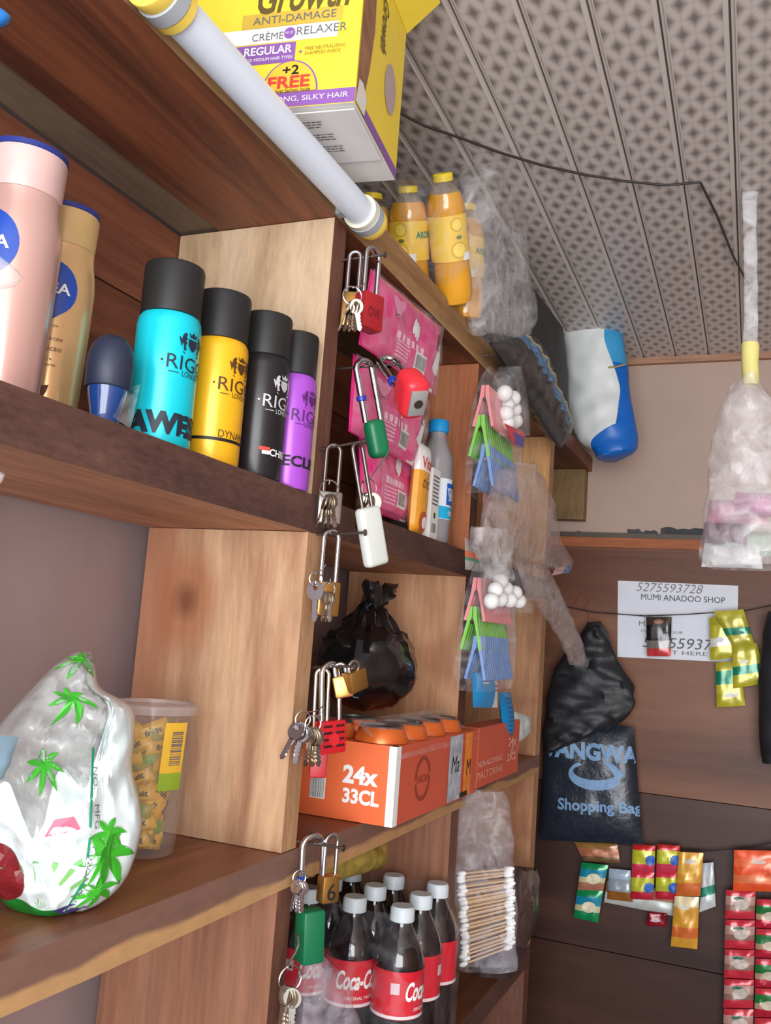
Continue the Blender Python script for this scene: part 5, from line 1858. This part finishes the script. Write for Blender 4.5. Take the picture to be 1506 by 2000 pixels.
def sachets(name, label, cells, y, group, T=.008, seed=0):
    """strip of joined sachets; each cell: four pixel corners, colours and optional print"""
    t = thing(name, label, 'sachets', P(*cells[-1][0][0], y=y), group)
    for i, (cs, bands, pr) in enumerate(cells):
        s = quad_surf(cs, YM, T, y=y, amp=.0022, seed=seed + i, freq=55, px=5, pz=5)
        ms = [mat('sachet_%d_%d_%d' % b, b, .22, .15, var=.1, scale=70, coat=.4) for b in bands]
        n = len(bands)
        o = part('sachet', s.geo(10, 10, mi=lambda u, v, sd: min(n - 1, int((1 - v) / 2 * n))), ms, t)
        for (txt, w, h, u0, v0, colr) in pr:
            if txt == 'blob':
                part('print_motif', s.put(disc(w, 16, 3, h), u0, v0), mat('ink_%d_%d_%d' % colr, colr, .4, var=.2, scale=80), o)
            else:
                part('printed_text', s.put(tgeo(txt, w, h, .02), u0, v0), mat('ink_%d_%d_%d' % colr, colr, .4), o)
    return t


sachets('sachet_strip', 'small black and red sachet hanging over the paper notice', [(((1264, 1282), (1310, 1282), (1312, 1205), (1262, 1205)), ((70, 60, 50), (30, 28, 30), (30, 28, 30), (120, 116, 112), (196, 60, 60)), [('blob', .010, .5, 0, .75, (150, 110, 90))])], YF - .030, 'sachets on the far wall')
YG = [(176, 168, 44), (196, 186, 60), (20, 130, 96), (186, 176, 40)]
sachets('sachet_strip', 'left strip of yellow green sachets beside the paper notice', [
    (((1388, 1290), (1440, 1284), (1432, 1200), (1386, 1206)), (YG[0], YG[1], (222, 224, 210), YG[3]), [('blob', .010, .6, -.3, -.1, (220, 220, 220))]),
    (((1400, 1382), (1456, 1378), (1444, 1290), (1398, 1294)), (YG[0], YG[2], YG[1], YG[3]), [('blob', .014, .35, .1, -.5, (236, 236, 220))])], YF - .028, 'sachets on the far wall', seed=3)
sachets('sachet_strip', 'right strip of yellow green sachets hanging on the string', [
    (((1430, 1262), (1474, 1258), (1452, 1190), (1394, 1194)), (YG[1], YG[0], YG[2], YG[0]), [('blob', .012, .3, 0, -.3, (30, 120, 100))]),
    (((1432, 1345), (1500, 1334), (1478, 1256), (1430, 1262)), (YG[0], YG[1], YG[2], YG[3]), [('blob', .010, .4, -.2, .2, (236, 236, 210))])], YF - .040, 'sachets on the far wall', seed=7)

# black shopping bag
sb = thing('black_shopping_bag', 'black woven shopping bag with pale blue print hanging on the far wall', 'shopping bag', P(1150, 1650, y=YS))
YSB = YF - .045
M_wov = mat('woven_black', (38, 44, 56), .32, var=.25, scale=120, bump=.6, coat=.2)
s = quad_surf(((1054, 1640), (1256, 1650), (1238, 1420), (1066, 1400)), YM, .045, y=YSB, amp=.005, seed=3, freq=16, px=4, pz=4)
part('bag_front', s.geo(22, 22), M_wov, sb)
M_pb = mat('print_pale_blue', (122, 160, 200), .5, var=.1, scale=120)
part('printed_text', s.put(tgeo('VANGWA', .205, .036, .05), .05, .52, .0015), M_pb, sb, ang=0)
part('printed_text', s.put(tgeo('Shopping Bag', .165, .030, .03), .22, -.40, .0015), M_pb, sb, ang=0)
swo = []
for k in range(17):
    a = 2.2 + (5.9 - 2.2) * k / 16
    swo.append((.055 * math.cos(a) + .01, .030 * math.sin(a)))
inner = []
for k in range(17):
    a = 2.2 + (5.9 - 2.2) * k / 16
    inner.append((.048 * math.cos(a) + .013, .019 * math.sin(a) + .003 + .010 * k / 16))
g = G()
g.add([(x, y, 0) for x, y in swo] + [(x, y, 0) for x, y in inner], [(k, k + 1, 18 + k, 17 + k) for k in range(16)])
g.add([(.070, .006, 0), (.058, -.008, 0), (.100, .034, 0), (.030, .030, 0)], [(0, 2, 3, 1)])
part('swoosh_print', s.put(g, .05, .13, .0015), M_pb, sb, ang=0)
fold = dense([(1226, 1148, 1178), (1250, 1130, 1192), (1290, 1094, 1208), (1340, 1074, 1236), (1380, 1068, 1238), (1410, 1064, 1215), (1440, 1062, 1150), (1470, 1060, 1080)], 6)
part('folded_top', strip_px(fold, YSB - .018, 16, thick=.045, amp=.012, seed=3), mat('folded_black', (34, 34, 38), .5, var=.2, scale=80, bump=.3), sb)
hm = [P(u, v, y=YSB) for u, v in ((1150, 1290), (1140, 1240), (1152, 1222), (1170, 1220), (1180, 1236), (1186, 1290))]
part('handle', G().tube(hm, .008, 8), mat('folded_black', (0, 0, 0)), sb)
ed = thing('dark_hanging_bag', 'black bag hanging at the right edge beside the yellow sachets', 'plastic bag', P(1500, 1500, y=YS))
part('bag_body', strip_px(dense([(1195, 1500, 1540), (1240, 1490, 1580), (1330, 1482, 1600), (1430, 1482, 1600), (1490, 1488, 1590)], 4), YF - .06, 10, thick=.05, amp=.006, seed=9), mat('folded_black', (0, 0, 0)), ed)

# row of sachets on the lower string
TE, GN, CR = (30, 140, 170), (20, 140, 80), (222, 206, 170)
YR = YF - .030
G1 = 'sachets on the lower string'
sachets('sachet_strip', 'blue and green sachet strip hanging lowest at the left of the row', [
    (((1128, 1738), (1178, 1740), (1188, 1690), (1136, 1684)), (GN, TE, (206, 200, 160), (180, 120, 96)), [('blob', .014, .8, .1, -.1, (224, 216, 186))]),
    (((1120, 1792), (1168, 1802), (1178, 1740), (1128, 1738)), (GN, TE, (206, 200, 160), GN), [('blob', .014, .8, .1, -.1, (224, 216, 186))])], YR - .008, G1)
sachets('sachet_strip', 'brown and cream sachet strip just under the shopping bag', [
    (((1140, 1682), (1212, 1686), (1206, 1648), (1122, 1644)), ((150, 110, 60), (180, 110, 80), (120, 90, 60)), [('blob', .012, .6, .0, .0, (206, 140, 110))])], YR, G1, seed=2)
sachets('sachet_strip', 'silver and brown sachet strip between blue sachets', [
    (((1186, 1756), (1236, 1762), (1232, 1700), (1190, 1696)), ((170, 190, 206), (150, 160, 170), (150, 96, 40)), [])], YR + .004, G1, seed=4)
for lab, u0, sdd in (('red, yellow and blue sachet strip with cyan edge', 1236, 5), ('red, yellow and blue sachet strip left of the amber one', 1284, 9)):
    sachets('sachet_strip', lab, [
        (((u0 - 2, 1702), (u0 + 42, 1704), (u0 + 44, 1652), (u0 + 0, 1648)), ((206, 40, 44), (196, 196, 50), (196, 196, 50), (214, 60, 90)), [('blob', .010, 1.0, .65, -.1, (30, 96, 190))]),
        (((u0 - 4, 1756), (u0 + 40, 1758), (u0 + 42, 1704), (u0 - 2, 1702)), ((214, 50, 70), (196, 196, 50), (190, 190, 60), (196, 40, 60)), [('blob', .010, 1.0, .6, -.1, (30, 96, 190))])], YR - .004, G1, seed=sdd)
AM = (222, 160, 56)
sachets('sachet_strip', 'long amber sachet strip hanging below the others', [
    (((1320, 1750), (1368, 1750), (1374, 1666), (1326, 1664)), (AM, (232, 176, 70), AM, (214, 110, 50)), [('blob', .012, .4, 0, .6, (220, 210, 190))]),
    (((1310, 1848), (1362, 1854), (1366, 1752), (1318, 1750)), ((230, 214, 170), AM, AM, (214, 110, 50), AM), [('blob', .012, .5, -.2, .6, (220, 210, 190))])], YR - .012, G1, seed=11)
sachets('sachet_strip', 'dark red sachet peeking out below the silver fold', [
    (((1262, 1808), (1300, 1810), (1304, 1784), (1266, 1780)), ((130, 16, 36), (150, 20, 44)), [('blob', .010, .35, -.1, -.1, (206, 180, 190))])], YR + .004, G1, seed=14)
sachets('sachet_strip', 'silver and green sachet right of the amber strip', [
    (((1366, 1782), (1398, 1770), (1394, 1684), (1372, 1686)), ((190, 200, 206), (206, 210, 214), (40, 140, 110), (214, 222, 224)), [])], YR, G1, seed=16)
sachets('sachet_strip', 'silver folded sachet sheet behind the coloured strips', [
    (((1180, 1762), (1320, 1790), (1320, 1740), (1186, 1720)), ((150, 104, 60), (196, 200, 196)), [])], YR + .010, G1, seed=18)
OR_ = (238, 88, 40)
sachets('sachet_strip', 'bright orange sachet strip at the right end of the row', [
    (((1432, 1740), (1530, 1742), (1530, 1662), (1434, 1660)), (OR_, (242, 110, 60), OR_, (230, 120, 70), OR_), [('blob', .014, .3, .0, .45, (250, 220, 210))])], YR - .014, G1, seed=20)
RD = (206, 50, 66)
cells = []
for i in range(6):
    v0 = 1738 + i * 58
    cells.append((((1416 - i, v0 + 56), (1474 - i, v0 + 58), (1476 - i, v0 + 2), (1418 - i, v0)), (RD, (190, 150, 140), (150, 110, 96), RD), [('blob', .014, .7, .1, .05, (200, 186, 176)), ('blob', .010, .3, -.1, .45, (40, 110, 90))]))
sachets('sachet_strip', 'long red sachet strip hanging down at the lower right', cells, YR - .006, 'red sachet strips at the lower right', seed=30)
cells = []
for i in range(6):
    v0 = 1756 + i * 58
    cells.append((((1476 - i, v0 + 56), (1534 - i, v0 + 58), (1536 - i, v0 + 2), (1478 - i, v0)), (RD, (40, 120, 60), (190, 150, 120), (190, 36, 60)), [('blob', .014, .6, .0, -.15, (206, 190, 170))]))
sachets('sachet_strip', 'red and green sachet strip at the lower right frame edge', cells, YR - .010, 'red sachet strips at the lower right', seed=40)
# faint red scribble on the wood beside the shopping bag
sc_ = [P(u, v, y=YF - .0056) for u, v in ((1122, 1180), (1132, 1160), (1146, 1164), (1150, 1178), (1140, 1186), (1150, 1200), (1146, 1224))]
part('red_scribble', G().tube(sc_, .0008, 5), mat('scribble_red', (120, 44, 40), .8), wf)
